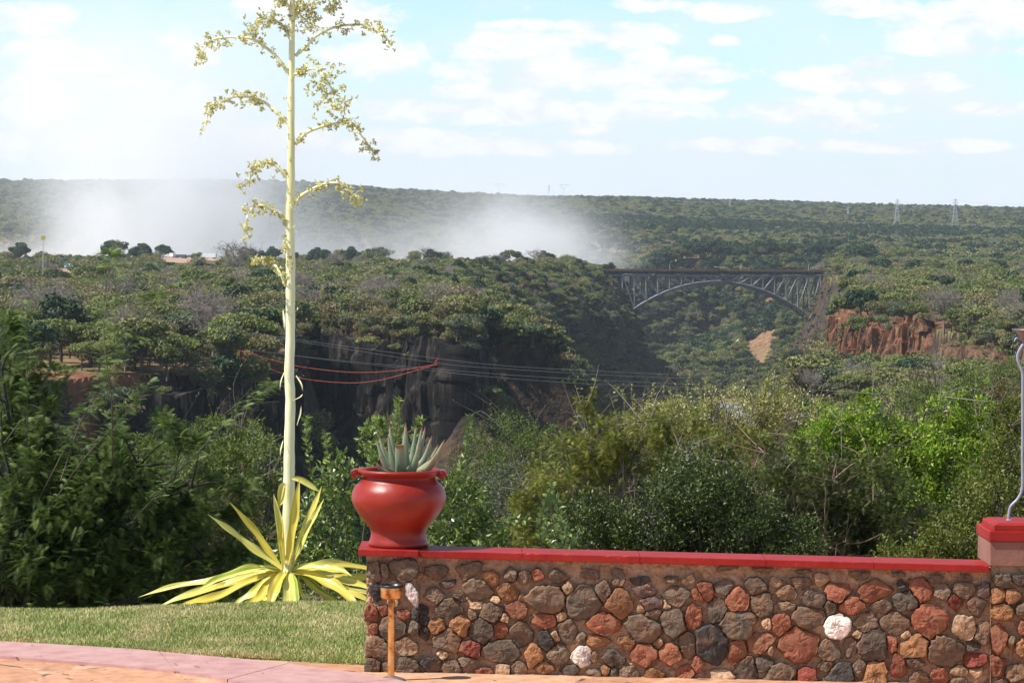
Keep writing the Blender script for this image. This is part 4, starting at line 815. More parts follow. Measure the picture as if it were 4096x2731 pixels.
# ---------------------------------------------------------------- giant flowering agave
def az1(x,y): return (700+x/1.568)/4,x*0+(y/1.568)/4
ABASE=at(287.5,571,26.0); sa=26.0/F
ag=thing('agave_plant',ABASE,'tall cream flower stalk rising from a yellow striped leaf rosette','agave')
m,nt,b=newmat('cream_stalk'); gp=geopos(nt); mpq=N(nt,'ShaderNodeMapping'); L(nt,gp,mpq.inputs[0]); mpq.inputs['Scale'].default_value=(1,1,.12)
L(nt,ramp(nt,noise(nt,18,7,mpq.outputs[0]),[(.3,(.62,.58,.26)),(.55,(.80,.76,.45)),(.8,(.85,.82,.58))]),b.inputs['Base Color']); b.inputs['Roughness'].default_value=.5; STK=m
ctr=[(287.3,572,6.2),(288.6,514,6.0),(289.2,470,5.7),(289.5,435,5.2),(290.4,400,5.0),(289.2,372,4.9),(290.3,340,4.7),(290.4,300,4.7),(290.6,261,4.6),(290.0,218,4.4),(291.0,180,4.0),(291.0,130,3.6),(291.6,65,3.1),(292.4,0,2.7),(293,-60,2.2),(293.5,-110,1.3)]
cp=[at(a_,b_,26.0) for a_,b_,_ in ctr]; sp_=spline(cp,150); rad=np.interp(np.linspace(0,len(ctr)-1,150),range(len(ctr)),[c[2] for c in ctr])*sa
mb=MB(); mb.tube(sp_,rad*(1+.03*np.sin(np.arange(150)*.9)),20); mb.build('stalk',[STK],ag,smooth=True)
# bracts along the stalk
YEL=foliage('cream_bulbil',[(.55,.50,.16),(.72,.68,.32),(.80,.77,.48)],rnd_obj=False,trans=.2,rough=.45)
def blade(mb,pts,w,mi=0,fold=.35,up=None,a0=0,prof=None,n=22,rows=7,wave=0,seed=0):
    sp=spline(pts,n); T=np.gradient(sp,axis=0); T/=np.linalg.norm(T,axis=1,keepdims=True)
    up=np.array(up if up is not None else (0,-.55,.85)); S=np.cross(T,up); S/=np.maximum(np.linalg.norm(S,axis=1,keepdims=True),1e-6); Nn=np.cross(S,T)
    t=np.linspace(0,1,n); wd=w*(prof(t) if prof else np.sin(np.pi*np.clip(t*.86+.10,0,1))**.7*(1-sstep(.72,1.0,t)*.99)); c=np.linspace(-1,1,rows)
    P=sp[None]+S[None]*(wd[None]*c[:,None])[...,None]+Nn[None]*(wd[None]*(c[:,None]**2)*fold*(1+wave*np.sin(t*17+seed+c[:,None]*2)))[...,None]
    A=np.stack([np.tile((c[:,None]+1)/2,(1,n)),np.tile(t[None],(rows,1)),np.full((rows,n),(seed*.37)%1)],-1).reshape(-1,3)
    mb.grid(P,mi,A)
for (px,py,tx,ty,w) in ((283,440,281,452,1.3),(296,375,301,387,1.8),(284,372,281,385,1.2),(295,312,297,308,1.6),(283,310,284,325,2.2),(293,400,300,395,1.6),(297,425,300,410,2.0),(284,260,286,250,2),(287,245,284,235,2)):
    a_=at(px,py,25.95); b_=at(tx+(tx-px)*.4,ty+(ty-py)*.4,25.9); bm=MB(); blade(bm,[a_,(a_+b_)/2+Vector(((tx-px)*.003,-.02,0)),b_],w*.45*sa); bm.build('bract',[STK],ag,smooth=True)
# striped strap leaves
m,nt,b=newmat('striped_leaf'); at_=N(nt,'ShaderNodeAttribute',attribute_name='tint'); sx=nt.nodes.new('ShaderNodeSeparateColor'); L(nt,at_.outputs['Color'],sx.inputs[0])
cb=nt.nodes.new('ShaderNodeCombineXYZ'); L(nt,math_(nt,'MULTIPLY',sx.outputs[0],3.0),cb.inputs[0]); L(nt,math_(nt,'MULTIPLY',sx.outputs[1],.35),cb.inputs[1]); L(nt,math_(nt,'MULTIPLY',sx.outputs[2],31),cb.inputs[2])
nn=noise(nt,1.6,4,cb.outputs[0],.5)
c=ramp(nt,nn,[(.36,(.22,.32,.03)),(.43,(.62,.56,.08)),(.52,(.84,.76,.30)),(.60,(.80,.60,.06)),(.70,(.34,.40,.05))])
ed=ramp(nt,math_(nt,'ABSOLUTE',math_(nt,'SUBTRACT',sx.outputs[0],.5)),[(.40,(0,0,0)),(.47,(1,1,1))]); c=mixc(nt,ed,c,(.40,.46,.10))
c=mixc(nt,ramp(nt,sx.outputs[2],[(.35,(0,0,0)),(.6,(.55,.55,.55))]),c,(.72,.52,.05)); L(nt,c,b.inputs['Base Color']); b.inputs['Roughness'].default_value=.38; b.inputs['Specular IOR Level'].default_value=.5
tr=nt.nodes.new('ShaderNodeBsdfTranslucent'); L(nt,c,tr.inputs[0]); mx=nt.nodes.new('ShaderNodeMixShader'); mx.inputs[0].default_value=.2; L(nt,b.outputs[0],mx.inputs[1]); L(nt,tr.outputs[0],mx.inputs[2]); L(nt,mx.outputs[0],nt.nodes['Material Output'].inputs[0]); SL=m
def z6(x,y): return (500+x/1.684)/4,(1800+y/1.684)/4
LV=[ # tip x,y, mid x,y (zoom), base x, depth offset mid, tip, half width px
(555,428,800,620,1065,-.1,-.25,8.6),(703,345,880,560,1060,.05,.0,7.0),(1000,290,1040,500,1070,-.1,-.1,6.0),(1175,190,1140,480,1090,-.15,-.2,7.4),(1325,240,1220,520,1110,.1,.2,6.6),(1340,325,1215,560,1115,-.05,.0,6.2),(1060,480,1050,600,1080,-.2,-.25,4.5),
(90,987,560,885,1040,.35,.55,7.0),(190,1070,620,925,1030,-.05,-.1,7.5),(300,1085,640,985,1030,-.25,-.4,7.5),(480,943,820,808,1050,-.2,-.35,8.0),(530,950,800,900,1040,.0,-.1,6.0),
(1880,860,1400,770,1110,.45,.8,8.0),(1530,845,1330,800,1110,-.2,-.35,8.4),(1900,900,1450,858,1120,.2,.3,7.0),(1800,1010,1480,880,1120,.05,.0,7.0),(1760,1010,1450,930,1120,.3,.5,6.5),
(960,1130,1010,930,1085,-.4,-.55,8.0),(1110,1150,1120,1000,1105,-.45,-.62,11.0),(1600,1090,1380,900,1110,-.3,-.5,9.0),(1700,1050,1420,930,1115,-.05,-.1,6.5),(700,1090,870,960,1050,.1,.1,7.0),(760,1100,900,1000,1050,-.3,-.45,7.0),(1250,1090,1190,980,1100,.3,.4,7.0),(1480,1090,1300,950,1110,.1,.05,7.5),(880,1080,980,990,1070,.25,.3,7.0)]
for i,(tx,ty,mx_,my,bx_,dm,dt,w) in enumerate(LV):
    B0=at(*z6(bx_,812 if ty>700 else 800),26.0+(-.03 if dm<0 else .03)); Mi=at(*z6(mx_,my),26.0+dm); Tp=at(*z6(tx,ty),26.0+dt)
    mb=MB(); blade(mb,[B0,B0*.5+Mi*.5+Vector((0,0,.02 if ty>700 else -.01)),Mi,Mi*.45+Tp*.55+Vector((0,0,.02 if ty>700 else .0)),Tp],w*(.66 if ty<700 else .76)*sa,fold=.45,wave=.5,seed=i*1.7,rows=9,n=30,
        prof=lambda t:np.interp(t,[0,.08,.3,.55,.8,1],[.55,.5,.85,1,.62,.02])); mb.build('leaf',[SL],ag,smooth=True,col=True)
for i,pts in enumerate(([(1125,185),(1180,195),(1250,235),(1320,285)],[(1085,235),(1060,240),(1045,300),(1040,375)],[(1072,230),(1060,270),(1050,340),(1035,380)])):
    mb=MB(); blade(mb,[at(*z6(*p),25.9) for p in pts],3.2*sa,seed=i,up=(0,-1,.2)); mb.build('leaf',[SL],ag,smooth=True,col=True)
# flowering branches with bulbils
def z3(x,y): return (1000+x/1.651)/4,(850+y/1.651)/4
q1=lambda P:[az1(*p) for p in P]; q3=lambda P:[z3(*p) for p in P]
BR=[(q1([(712,460),(640,360),(560,290),(470,240),(330,232),(230,250),(180,310),(150,370)]),70,.5),(q1([(755,350),(830,280),(900,215),(1000,170),(1100,155),(1220,160),(1290,210),(1350,262)]),60,.5),
(q1([(720,240),(680,170),(600,110),(520,130),(470,180)]),55,.6),(q1([(740,470),(800,450),(880,430),(950,500),(990,590),(990,700)]),110,.95),(q1([(710,770),(650,715),(560,640),(480,610),(380,605),(290,640),(220,690),(180,820)]),75,.5),
(q1([(755,905),(820,835),(900,800),(1000,775),(1090,775),(1170,850),(1220,920),(1265,995)]),60,.35),(q1([(708,1120),(660,1060),(600,1020),(540,1030),(490,1050),(470,1120),(410,1185)]),50,.5),(q1([(750,1290),(790,1230),(870,1180),(950,1150),(1050,1150),(1110,1215),(1175,1275)]),52,.4),
(q1([(710,1415),(660,1340),(590,1305),(540,1285),(480,1310),(450,1370),(455,1490)]),50,.4),(q3([(235,480),(200,400),(150,330),(90,300),(10,320)]),40,.15),(q1([(745,90),(780,50),(830,40),(840,90),(850,150)]),60,.6),(q1([(735,60),(850,-60),(950,-40),(1000,10),(970,75)]),50,.5),(q1([(725,110),(715,40),(680,0),(640,-20)]),30,.3),
(q1([(735,-60),(640,-140),(520,-150),(450,-100)]),50,.5),(q1([(745,-120),(830,-200),(920,-190)]),45,.5)]
rsb=np.random.RandomState(3)
def bulbil(mb,p,r,rs,drop=True):
    n=rs.randint(4,7)
    for k in range(n):
        d=rand_unit(1,rs)[0]; e=p+d*r*(.7+.5*rs.rand()); s_=np.cross(d,rand_unit(1,rs)[0]); s_/=max(np.linalg.norm(s_),1e-6); w=r*.24
        mdl=p+(e-p)*.45; t=rs.rand(); A=np.array([[t,rs.rand(),0]]*4)
        mb.add(np.array([p,mdl+s_*w,e,mdl-s_*w]),np.array([[0,1,2,3]]),0,A)
        mb.add(np.array([p,mdl+np.cross(d,s_)*w,e,mdl-np.cross(d,s_)*w]),np.array([[0,1,2,3]]),0,A)
for i,(P,nbul,sprd) in enumerate(BR):
    n=len(P); dpt=[0]+[ (rsb.rand()-.5)*.5*t/n for t in range(1,n)]
    if i==3: dpt=[0,-.1,-.2,-.3,-.35,-.4]
    c=spline([at(a_,b_,26.0+dd) for (a_,b_),dd in zip(P,dpt)],50); mb=MB(); mb.tube(c,np.linspace(1.5,.45,50)*sa*(1.2 if n>6 else 1),8); 
    bm=MB()
    for k in range(nbul):
        t=(.04 if k%9==0 else .28)+rsb.rand()**.85*.72 if k%9 else .03+.2*rsb.rand(); ii=int(min(t,.999)*49); p=c[ii].copy(); off=rsb.normal(size=3)*np.array([1,1,1.0])*sprd*(.45+.55*math.sin(min(t,1)*2.6))*9*sa
        off[2]-=abs(off[2])*.3
        if k%9==0: off*=.15
        q=p+off; 
        if k%3==0: mb.tube([p,(p+q)/2+np.array([0,0,.01]),q],.22*sa,3,cap=False)
        for j in range(2): bulbil(bm,q+rsb.normal(size=3)*1.6*sa,(2.6+1.3*rsb.rand())*sa,rsb)
    bo=mb.build('flower_branch',[STK],ag,smooth=True); bm.build('bulbils',[YEL],bo,col=True)
bm=MB()
for (px,py,nn_,sp2) in ((285,242,14,3.2),(290,258,14,3),(290,160,5,2),(279,123,8,3),(299,139,4,2),(300,28,6,3),(292,25,8,4),(288,100,4,2.5),(291,205,3,2),(285,250,8,2.5),(295,228,3,1.5)):
    for k in range(nn_): p=np.array(list(at(px+rsb.normal()*sp2*.7,py+rsb.normal()*sp2,25.92+rsb.normal()*.03))); bulbil(bm,p,2.8*sa,rsb)
bm.build('bulbils',[YEL],ag,col=True)
# ---------------------------------------------------------------- near trees and shrubs
def leafmesh(mb,C,Dn,size,rs,fold=.2,asp=.42,tint=None):
    """pointed leaves: C centres of bases, Dn directions"""
    n=len(C); S=np.cross(Dn,rand_unit(n,rs)); S/=np.maximum(np.linalg.norm(S,axis=1,keepdims=True),1e-6); Nn=np.cross(S,Dn)
    s=np.asarray(size*(.65+.7*rs.rand(n)))[:,None]
    V=np.stack([C,C+Dn*s*.5+S*s*asp*.5+Nn*s*fold*.3,C+Dn*s-Nn*s*fold*.4,C+Dn*s*.5-S*s*asp*.5+Nn*s*fold*.3],1).reshape(-1,3)
    I=np.arange(n)[:,None]*4; Ft=np.concatenate([I+np.array([[0,1,2]]),I+np.array([[0,2,3]])],0)
    t=rs.rand(n) if tint is None else tint
    mb.add(V,Ft,0,np.stack([np.repeat(t,4),np.repeat(rs.rand(n),4),np.zeros(n*4)],1))
def fronds(mb,C,Dn,size,rs,tint=None,npin=12):
    """feathery twice-cut leaves: a drooping rachis with paired leaflets"""
    n=len(C); up=np.array([0,0,1.0]); S=np.cross(Dn,up+rand_unit(n,rs)*.35); S/=np.maximum(np.linalg.norm(S,axis=1,keepdims=True),1e-6); Nn=np.cross(S,Dn)
    s=np.asarray(size*(.7+.6*rs.rand(n)))[:,None]; t_=rs.rand(n) if tint is None else tint; g=rs.rand(n)
    for k in range(npin):
        u=(k+.5)/npin; c=C+Dn*s*u-Nn*0-np.array([0,0,1.0])*s*u*u*.35; l=s*.36*math.sin(math.pi*(u*.8+.15)); w=s/npin*.30
        for sg in (-1,1):
            d=S*sg*.9+Dn*.35-np.array([0,0,.25]); V=np.stack([c-Dn*w,c+Dn*w,c+d*l+Dn*w*.2],1).reshape(-1,3)
            mb.add(V,np.arange(n*3).reshape(-1,3),0,np.stack([np.repeat(t_,3),np.repeat(g,3),np.zeros(n*3)],1))
def skeleton(mb,base,targets,rs,r0,bend=.12):
    """limbs from base to each target with side twigs; returns (point,dir) list along the outer part"""
    out=[]
    for (e,rr) in targets:
        e=np.array(e,float); b_=np.array(base,float)+rs.normal(size=3)*r0*1.2; mdl=b_*.45+e*.55; L_=np.linalg.norm(e-b_); mdl+=rs.normal(size=3)*bend*L_*.4; mdl[2]+=L_*bend*.2
        q=b_*.8+e*.2; q[2]+=L_*.05; c=spline([b_,q,mdl,e],14); mb.tube(c,np.linspace(r0,r0*.12,14),5,0,cap=False)
        for k in range(int(rr)):
            i=5+rs.randint(9); p=c[i]; d=(c[min(i+1,13)]-c[i-1]); d/=np.linalg.norm(d); d=d*.9+rand_unit(1,rs)[0]*.9; d/=np.linalg.norm(d); l=L_*(.10+.16*rs.rand())
            tw_=spline([p,p+d*l*.5+rs.normal(size=3)*l*.06,p+d*l+np.array([0,0,-l*.1])],6); mb.tube(tw_,np.linspace(r0*.22,r0*.05,6),3,0,cap=False)
            out.append(tw_)
        out.append(c[7:])
    return out
def near_tree(name,Y,pxc,blobs,label,cat,leafm,bark,nleaf,size,kind='leaf',seed=0,tw=26,r0=.05,base=None,asp=.42,dens_noise=True,shell=.45,poke=0,group=None):
    """blobs: (px,py,rx,ry) ellipses in which the crown grows, at depth Y with matching thickness"""
    rs=np.random.RandomState(seed); s=Y/F; bs=at(pxc,(base or 640),Y); bs.z=float(Hf(bs.x,bs.y)) if Y>27.5 else bs.z
    root=thing(name,bs,label,cat,group); tm=MB(); cm=MB(); tot=sum(b_[2]*b_[3] for b_ in blobs); TG=[]
    W=[];
    for (px,py,rx,ry) in blobs:
        c=np.array(list(at(px,py,Y))); k=int(nleaf*rx*ry/tot)
        ex=np.array([rx*s,min(rx,ry)*s*1.0+.15,ry*s])
        for j in range(max(2,int(6*rx*ry/tot*len(blobs)))):
            d=rand_unit(1,rs)[0]; TG.append((c+d*ex*(.55+.45*rs.rand()),tw))
        # sub-clumps
        nc=max(5,int(k/70)); cc=rand_unit(nc,rs)*(shell+(1-shell)*rs.rand(nc,1)**.6); cc=c+cc*ex*.92
        w=rs.rand(nc)**1.2+.15; w/=w.sum(); ci=rs.choice(nc,k,p=w); cr=(.13+.14*rs.rand(nc))[ci][:,None]*(ex.mean())*1.35
        n_=rand_unit(k,rs); P=cc[ci]+n_*cr*(rs.rand(k,1)**.5); ct=rs.rand(nc)[ci]
        Dn=n_*.55+np.array([0,-.12,.35])+rand_unit(k,rs)*.75; Dn/=np.linalg.norm(Dn,axis=1,keepdims=True)
        tint=np.clip(ct*.45+rs.rand(k)*.55,0,1)
        (fronds if kind=='frond' else leafmesh)(cm,P,Dn,size*s,rs,tint=tint,**({} if kind=='frond' else dict(asp=asp)))
    tws=skeleton(tm,bs,TG,rs,r0)
    # leaves along the twigs
    for t in tws:
        k=rs.randint(5,11); ii=rs.randint(0,len(t),k); P=t[ii]+rs.normal(size=(k,3))*.4*s; Dn=rand_unit(k,rs)*.8+np.array([0,0,.4]); Dn/=np.linalg.norm(Dn,axis=1,keepdims=True)
        (fronds if kind=='frond' else leafmesh)(cm,P,Dn,size*s,rs)
    for j in range(poke):   # whippy leaders standing out of the crown
        px,py,rx,ry=blobs[rs.randint(len(blobs))]; a_=at(px+(rs.rand()-.5)*rx*1.4,py-ry*.6,Y); h=(8+14*rs.rand())*s; e=np.array([a_.x+rs.normal()*h*.3,a_.y,a_.z+h+ry*.3*s]); c=spline([list(a_),np.array(list(a_))*.5+e*.5+rs.normal(size=3)*h*.08,e],14); tm.tube(c,np.linspace(.5,.15,14)*s,4,cap=False)
        k=40; P=c[rs.randint(2,14,k)]; Dn=rand_unit(k,rs)*.8+np.array([0,0,.5]); Dn/=np.linalg.norm(Dn,axis=1,keepdims=True); (fronds if kind=='frond' else leafmesh)(cm,P,Dn,size*s,rs)
    tm.build('trunk',[bark],root,smooth=True); cm.build('crown',[leafm],root,col=True); return root
FM=lambda n,c,**k: foliage(n,c,rnd_obj=False,**k)
L_ac=FM('acacia_leaf',[(.065,.105,.024),(.115,.17,.04),(.19,.25,.07)],trans=.3)
L_dk=FM('glossy_leaf',[(.032,.052,.010),(.055,.080,.016),(.12,.15,.035)],rough=.42,spec=.35,trans=.08)
L_br=FM('bright_leaf',[(.12,.22,.015),(.20,.33,.03),(.38,.44,.07)],rough=.45,trans=.35)
L_ol=FM('olive_feather',[(.10,.135,.02),(.175,.195,.03),(.27,.25,.05)],trans=.3)
L_yl=FM('yellowish_leaf',[(.18,.20,.04),(.34,.34,.10),(.50,.47,.20)],rough=.4,trans=.2,spec=.6)
L_md=FM('mid_leaf',[(.075,.115,.022),(.125,.175,.036),(.21,.235,.06)],trans=.2)
L_wx=FM('waxy_leaf',[(.07,.13,.02),(.14,.21,.04),(.32,.36,.11)],rough=.35,trans=.25,spec=.6)
L_rd=FM('autumn_leaf',[(.06,.08,.02),(.12,.11,.03),(.26,.13,.05)],trans=.2)
NT=near_tree
# left: big feathery acacia with arching leaders
NT('acacia_tree',34,10,[(10,560,95,60),(60,520,80,70),(20,470,55,70),(110,570,90,40),(110,480,70,45),(30,400,35,50),(205,500,60,30),(10,350,18,40),(190,545,60,45),(240,570,55,30),(160,440,50,22)],'dark feathery acacia filling the left foreground below the mist','tree',L_ac,M['darkbark'],22000,12,'frond',1,tw=12,r0=.08,base=600)
rs=np.random.RandomState(44); sA=33/F
root=thing('acacia_sapling',at(100,600,33),'tall thin acacia shoots rising above the dark acacia at left','sapling')
tm=MB(); cm=MB(); 
for pts in ([(115,470),(108,400),(108,330),(106,262),(107,252)],[(30,520),(70,440),(110,380),(150,310),(158,292)],[(60,480),(85,420),(110,370),(118,320)],[(20,560),(75,470),(120,420),(150,380)],[(130,520),(180,470),(240,410),(275,380)],[(25,470),(30,380),(28,300)]):
    c=spline([at(a_+rs.normal()*3,b_,33+rs.normal()*.5) for a_,b_ in pts],40); tm.tube(c,np.linspace(.8,.2,40)*sA,5,cap=False)
    for k in range(210):
        i=int(6+34*rs.rand()**.7)-1; i=min(i,39); an=rs.rand()*6.28; sd=np.array([math.cos(an),math.sin(an)*.7,.25]); P=(c[i]+sd*sA*rs.rand()*7)[None]; Dn=(sd+rand_unit(1,rs)[0]*.5)[None]; Dn/=np.linalg.norm(Dn); fronds(cm,P,Dn,(7+6*rs.rand())*sA,rs,npin=12)
tm.build('stem',[M['bark']],root,smooth=True); cm.build('foliage',[FM('sapling_leaf',[(.07,.12,.03),(.12,.18,.045),(.18,.24,.07)],trans=.3)],root,col=True)
NT('pale_stemmed_tree',48,240,[(235,480,45,35),(200,465,35,30),(262,462,28,35),(225,520,45,50),(270,520,40,50),(180,500,40,50)],'loose leafy tree with thin whitish stems left of the agave stalk','tree',L_md,M['palebark'],14000,4.2,'leaf',3,tw=22,r0=.045,base=600)
NT('autumn_bush',44,200,[(195,545,45,38),(165,520,30,30),(215,580,40,22),(235,500,25,30)],'sparse bush with rusty orange leaves behind the left agave leaves','bush',L_rd,M['bark'],7000,3.6,'leaf',4,tw=20,r0=.03,base=610)
NT('green_hill_tree',75,230,[(160,462,50,25),(215,440,35,25),(250,450,30,30),(120,480,50,22),(190,470,50,25)],'mid green tree in the gap between acacia and agave stalk','tree',L_md,M['bark'],15000,3.4,'leaf',5,tw=14,r0=.08,base=600)
NT('dark_hedge_bush',40,130,[(60,590,90,30),(160,595,70,24),(220,600,60,20),(250,580,50,26),(0,590,60,30)],'dark low bushes along the brow of the lawn at left','bush',L_ac,M['darkbark'],9000,9,'frond',6,tw=10,r0=.04,base=615)
# waxy shrub around the pot
def shoot_shrub(name,Y,root_px,shoots,label,leafm,size,seed,filler):
    rs=np.random.RandomState(seed); s=Y/F; root=thing(name,at(*root_px,Y),label,'shrub'); tm=MB(); cm=MB()
    for pts,nl in shoots:
        P=[at(a_,b_,Y+rs.normal()*.12) for a_,b_ in pts]; c=spline(P,44); tm.tube(c,np.linspace(.9,.3,44)*s,5,cap=False)
        for k in range(nl):
            t=.25+.75*k/nl; i=min(int(t*43),43); an=k*2.4+rs.rand()*.5; T=c[min(i+1,43)]-c[i-1]; T/=np.linalg.norm(T); r=rand_unit(1,rs)[0]; a1=np.cross(T,[.3,1,.1]); a1/=np.linalg.norm(a1); a2=np.cross(T,a1)
            for q in (0,math.pi):
                d=a1*math.cos(an+q)+a2*math.sin(an+q); Dn=(d*.85+T*.55+r*.2)[None]; Dn/=np.linalg.norm(Dn); leafmesh(cm,c[i][None],Dn,size*s*(1.1-.5*max(0,t-.7)),rs,asp=.5,fold=.35,tint=np.array([.35+.65*rs.rand()]))
    for (px,py,rx,ry,k) in filler:
        cc=np.array(list(at(px,py,Y+.25))); n_=rand_unit(k,rs)*(.4+.6*rs.rand(k,1)**.5); P=cc+n_*np.array([rx*s,.28,ry*s]); Dn=n_*.5+rand_unit(k,rs)*.7+np.array([0,0,.35]); Dn/=np.linalg.norm(Dn,axis=1,keepdims=True); leafmesh(cm,P,Dn,size*s,rs,asp=.5,fold=.3)
    tm.build('stem',[M['bark']],root,smooth=True); cm.build('foliage',[leafm],root,col=True); return root
shoot_shrub('waxy_shrub',27.8,(380,610),[([(330,600),(320,520),(308,450),(306,415)],50),([(345,600),(345,520),(330,460),(325,430)],40),([(390,600),(392,500),(396,430),(398,396)],60),([(380,560),(385,470),(383,430),(378,418)],40),([(405,540),(408,470),(415,430),(420,418)],36),([(440,560),(455,490),(466,450),(470,413)],56),([(430,570),(470,520),(485,490)],34),
 ([(330,560),(300,500),(280,470)],36),([(350,600),(345,560),(300,545)],26),([(450,540),(500,520),(530,520)],22),([(300,600),(290,560),(275,545)],24),([(420,600),(470,560),(480,530)],30),([(360,560),(370,480),(372,440)],40)],
 'waxy leaved shrub with upright shoots rising behind the red pot',L_wx,6.4,8,[(330,530,38,55,1500),(300,565,35,30,700),(352,575,30,35,500),(460,515,30,42,1300),(480,540,30,20,500),(380,440,24,22,380),(440,545,30,25,300),(280,580,22,18,300),(340,480,25,30,350)])
shoot_shrub('leafy_shoot',27,(535,590),[([(545,560),(540,530),(545,505),(553,482)],36),([(550,560),(565,540),(560,515),(555,495)],30),([(560,555),(575,545),(580,525)],20)],'small pale broad leaved shoot just above the coping left of the dark bush',L_wx,6.5,9,[(556,535,16,22,160)])
# right of the pot
NT('round_green_tree',105,500,[(505,440,42,30),(545,455,40,32),(480,470,35,35),(515,490,55,45),(580,480,45,35),(470,520,45,40)],'rounded fine leaved green tree right of the pot plant','tree',L_md,M['bark'],26000,2.3,'leaf',10,tw=12,r0=.12)
NT('silvery_bush',60,500,[(520,500,50,40),(480,535,45,30),(560,520,40,35)],'grey green bush between the waxy shrub and the dark bush','bush',FM('silver_leaf',[(.06,.085,.035),(.10,.12,.06),(.20,.22,.13)],rough=.4,spec=.5),M['bark'],14000,3.2,'leaf',11,tw=16,r0=.05)
NT('olive_feathery_tree',52,600,[(600,440,45,38),(570,480,45,40),(545,520,50,32),(640,450,50,40),(510,545,40,22),(588,412,8,12),(690,460,50,40),(740,465,50,35)],'olive feathery tree with pale branches behind the dark bush','tree',L_ol,M['palebark'],17000,7,'frond',12,tw=14,r0=.06,poke=7)
NT('yellow_leaved_tree',70,700,[(690,415,50,26),(740,412,50,26),(650,425,40,25),(790,415,45,25),(825,420,30,22),(710,440,70,25),(770,400,20,22)],'tree with glinting yellowish leaves below the bridge','tree',L_yl,M['bark'],22000,2.9,'leaf',13,tw=16,r0=.07,poke=10)
NT('dark_glossy_bush',33,690,[(700,490,60,42),(650,530,60,36),(600,545,50,24),(740,520,50,45),(770,555,45,30),(680,560,80,20),(800,545,28,30),(590,520,30,28)],'dense dark glossy leaved bush above the middle of the coping','bush',L_dk,M['darkbark'],42000,3.6,'leaf',14,tw=20,r0=.035,base=600,asp=.5)
NT('bright_green_tree',50,880,[(845,425,36,26),(880,450,50,34),(940,450,45,34),(900,490,60,40),(975,440,25,26),(870,402,14,14),(955,410,25,20),(965,480,40,45),(820,450,35,28),(985,415,12,20)],'bright lime green leafy tree right of centre','tree',L_br,M['palebark'],30000,4.2,'leaf',15,tw=14,r0=.06,asp=.5,poke=5)
NT('spreading_thorn_tree',38,830,[(830,530,60,40),(860,490,60,40),(800,500,50,40),(900,530,50,35),(850,560,70,20),(780,470,40,30),(930,550,40,20)],'open feathery thorn tree with long bare pinkish branches','tree',FM('thorn_leaf',[(.04,.065,.014),(.075,.095,.02),(.12,.125,.035)],trans=.25),simple('pink_bark',(.30,.20,.15),.8,scale=5),15000,7.5,'frond',16,tw=14,r0=.05,base=610)
NT('creeper_bush',36,960,[(960,540,50,36),(1000,500,45,45),(920,560,55,24),(985,560,50,24),(1020,450,35,40),(1040,540,40,50),(1010,420,25,20)],'yellow green leafy bush beside the right pillar','bush',FM('creeper_leaf',[(.06,.095,.015),(.12,.16,.025),(.26,.24,.06)],trans=.3,rough=.4),M['bark'],30000,3.7,'leaf',17,tw=14,r0=.035,base=600,asp=.55)
NT('reddish_tree',80,1000,[(985,430,40,25),(1010,410,35,30),(1000,445,40,20),(960,425,30,20)],'tree with scattered reddish leaves left of the bowl stand','tree',L_rd,M['bark'],15000,3.0,'leaf',18,tw=14,r0=.08)
NT('hillside_tree',110,980,[(985,395,40,25),(1015,380,30,28),(950,400,35,22),(910,395,30,18)],'grey green tree on the slope just above the lime green tree','tree',L_md,M['bark'],14000,2.4,'leaf',19,tw=12,r0=.1)
# ---------------------------------------------------------------- trees that step down the near bank
def zsurf(x,y): return float(Hf(x,y))
protos={}
def proto(kind,seed,q=1.0):
    k=(kind,seed,q)
    if k in protos: return copytree(protos[k])
    t,c=tree_arrays(kind,seed,q); r=bpy.data.objects.new(kind,None); COL.objects.link(r); r['_o']=[0,0,0]
    t.build('trunk',[M[KIND[kind][0]]],r,smooth=True)
    if c is not None: c.build('crown',[M['f_big' if 310<=seed<320 else KIND[kind][1]]],r,col=True)
    protos[k]=r; return copytree(r)
NAMES=dict(round='bushveld_tree',flat='umbrella_thorn_tree',sparse='olive_thorn_tree',shrub='shrub',dark='evergreen_tree',grey='grey_leaved_tree',bare='leafless_tree')
def plant(kind,x,y,z,scl,label,cat='tree',group=None,seed=None,q=1.0,sz=None):
    o=proto(kind,seed if seed is not None else 200+random.randrange(3),q); o.name=NAMES[kind]; o.location=(x,y,z); o.rotation_euler.z=random.random()*6.28; o.scale=(scl,scl,sz or scl)
    return tag(o,label,cat,group)
nbk=0
for i in range(900):
    if nbk>=105: break
    y=random.uniform(85,520); u=random.uniform(-.185,.185); x=u*y; d,_=polydist(np.array([x]),np.array([y]),GORGE)
    if d[0]>3 or (y>250 and u<-.02): continue
    nbk+=1; k=random.choice(['round','flat','sparse','grey','round','shrub','flat'])
    plant(k,x,y,zsurf(x,y)-.3,random.uniform(.5,.95),'%s on the near bank below the terrace'%{'round':'leafy green tree','flat':'flat crowned light green tree','sparse':'thin olive tree','grey':'grey green tree','shrub':'low olive shrub'}[k],'shrub' if k=='shrub' else 'tree','trees stepping down the near bank' if k!='shrub' else 'shrubs on the near bank',q=2.2)
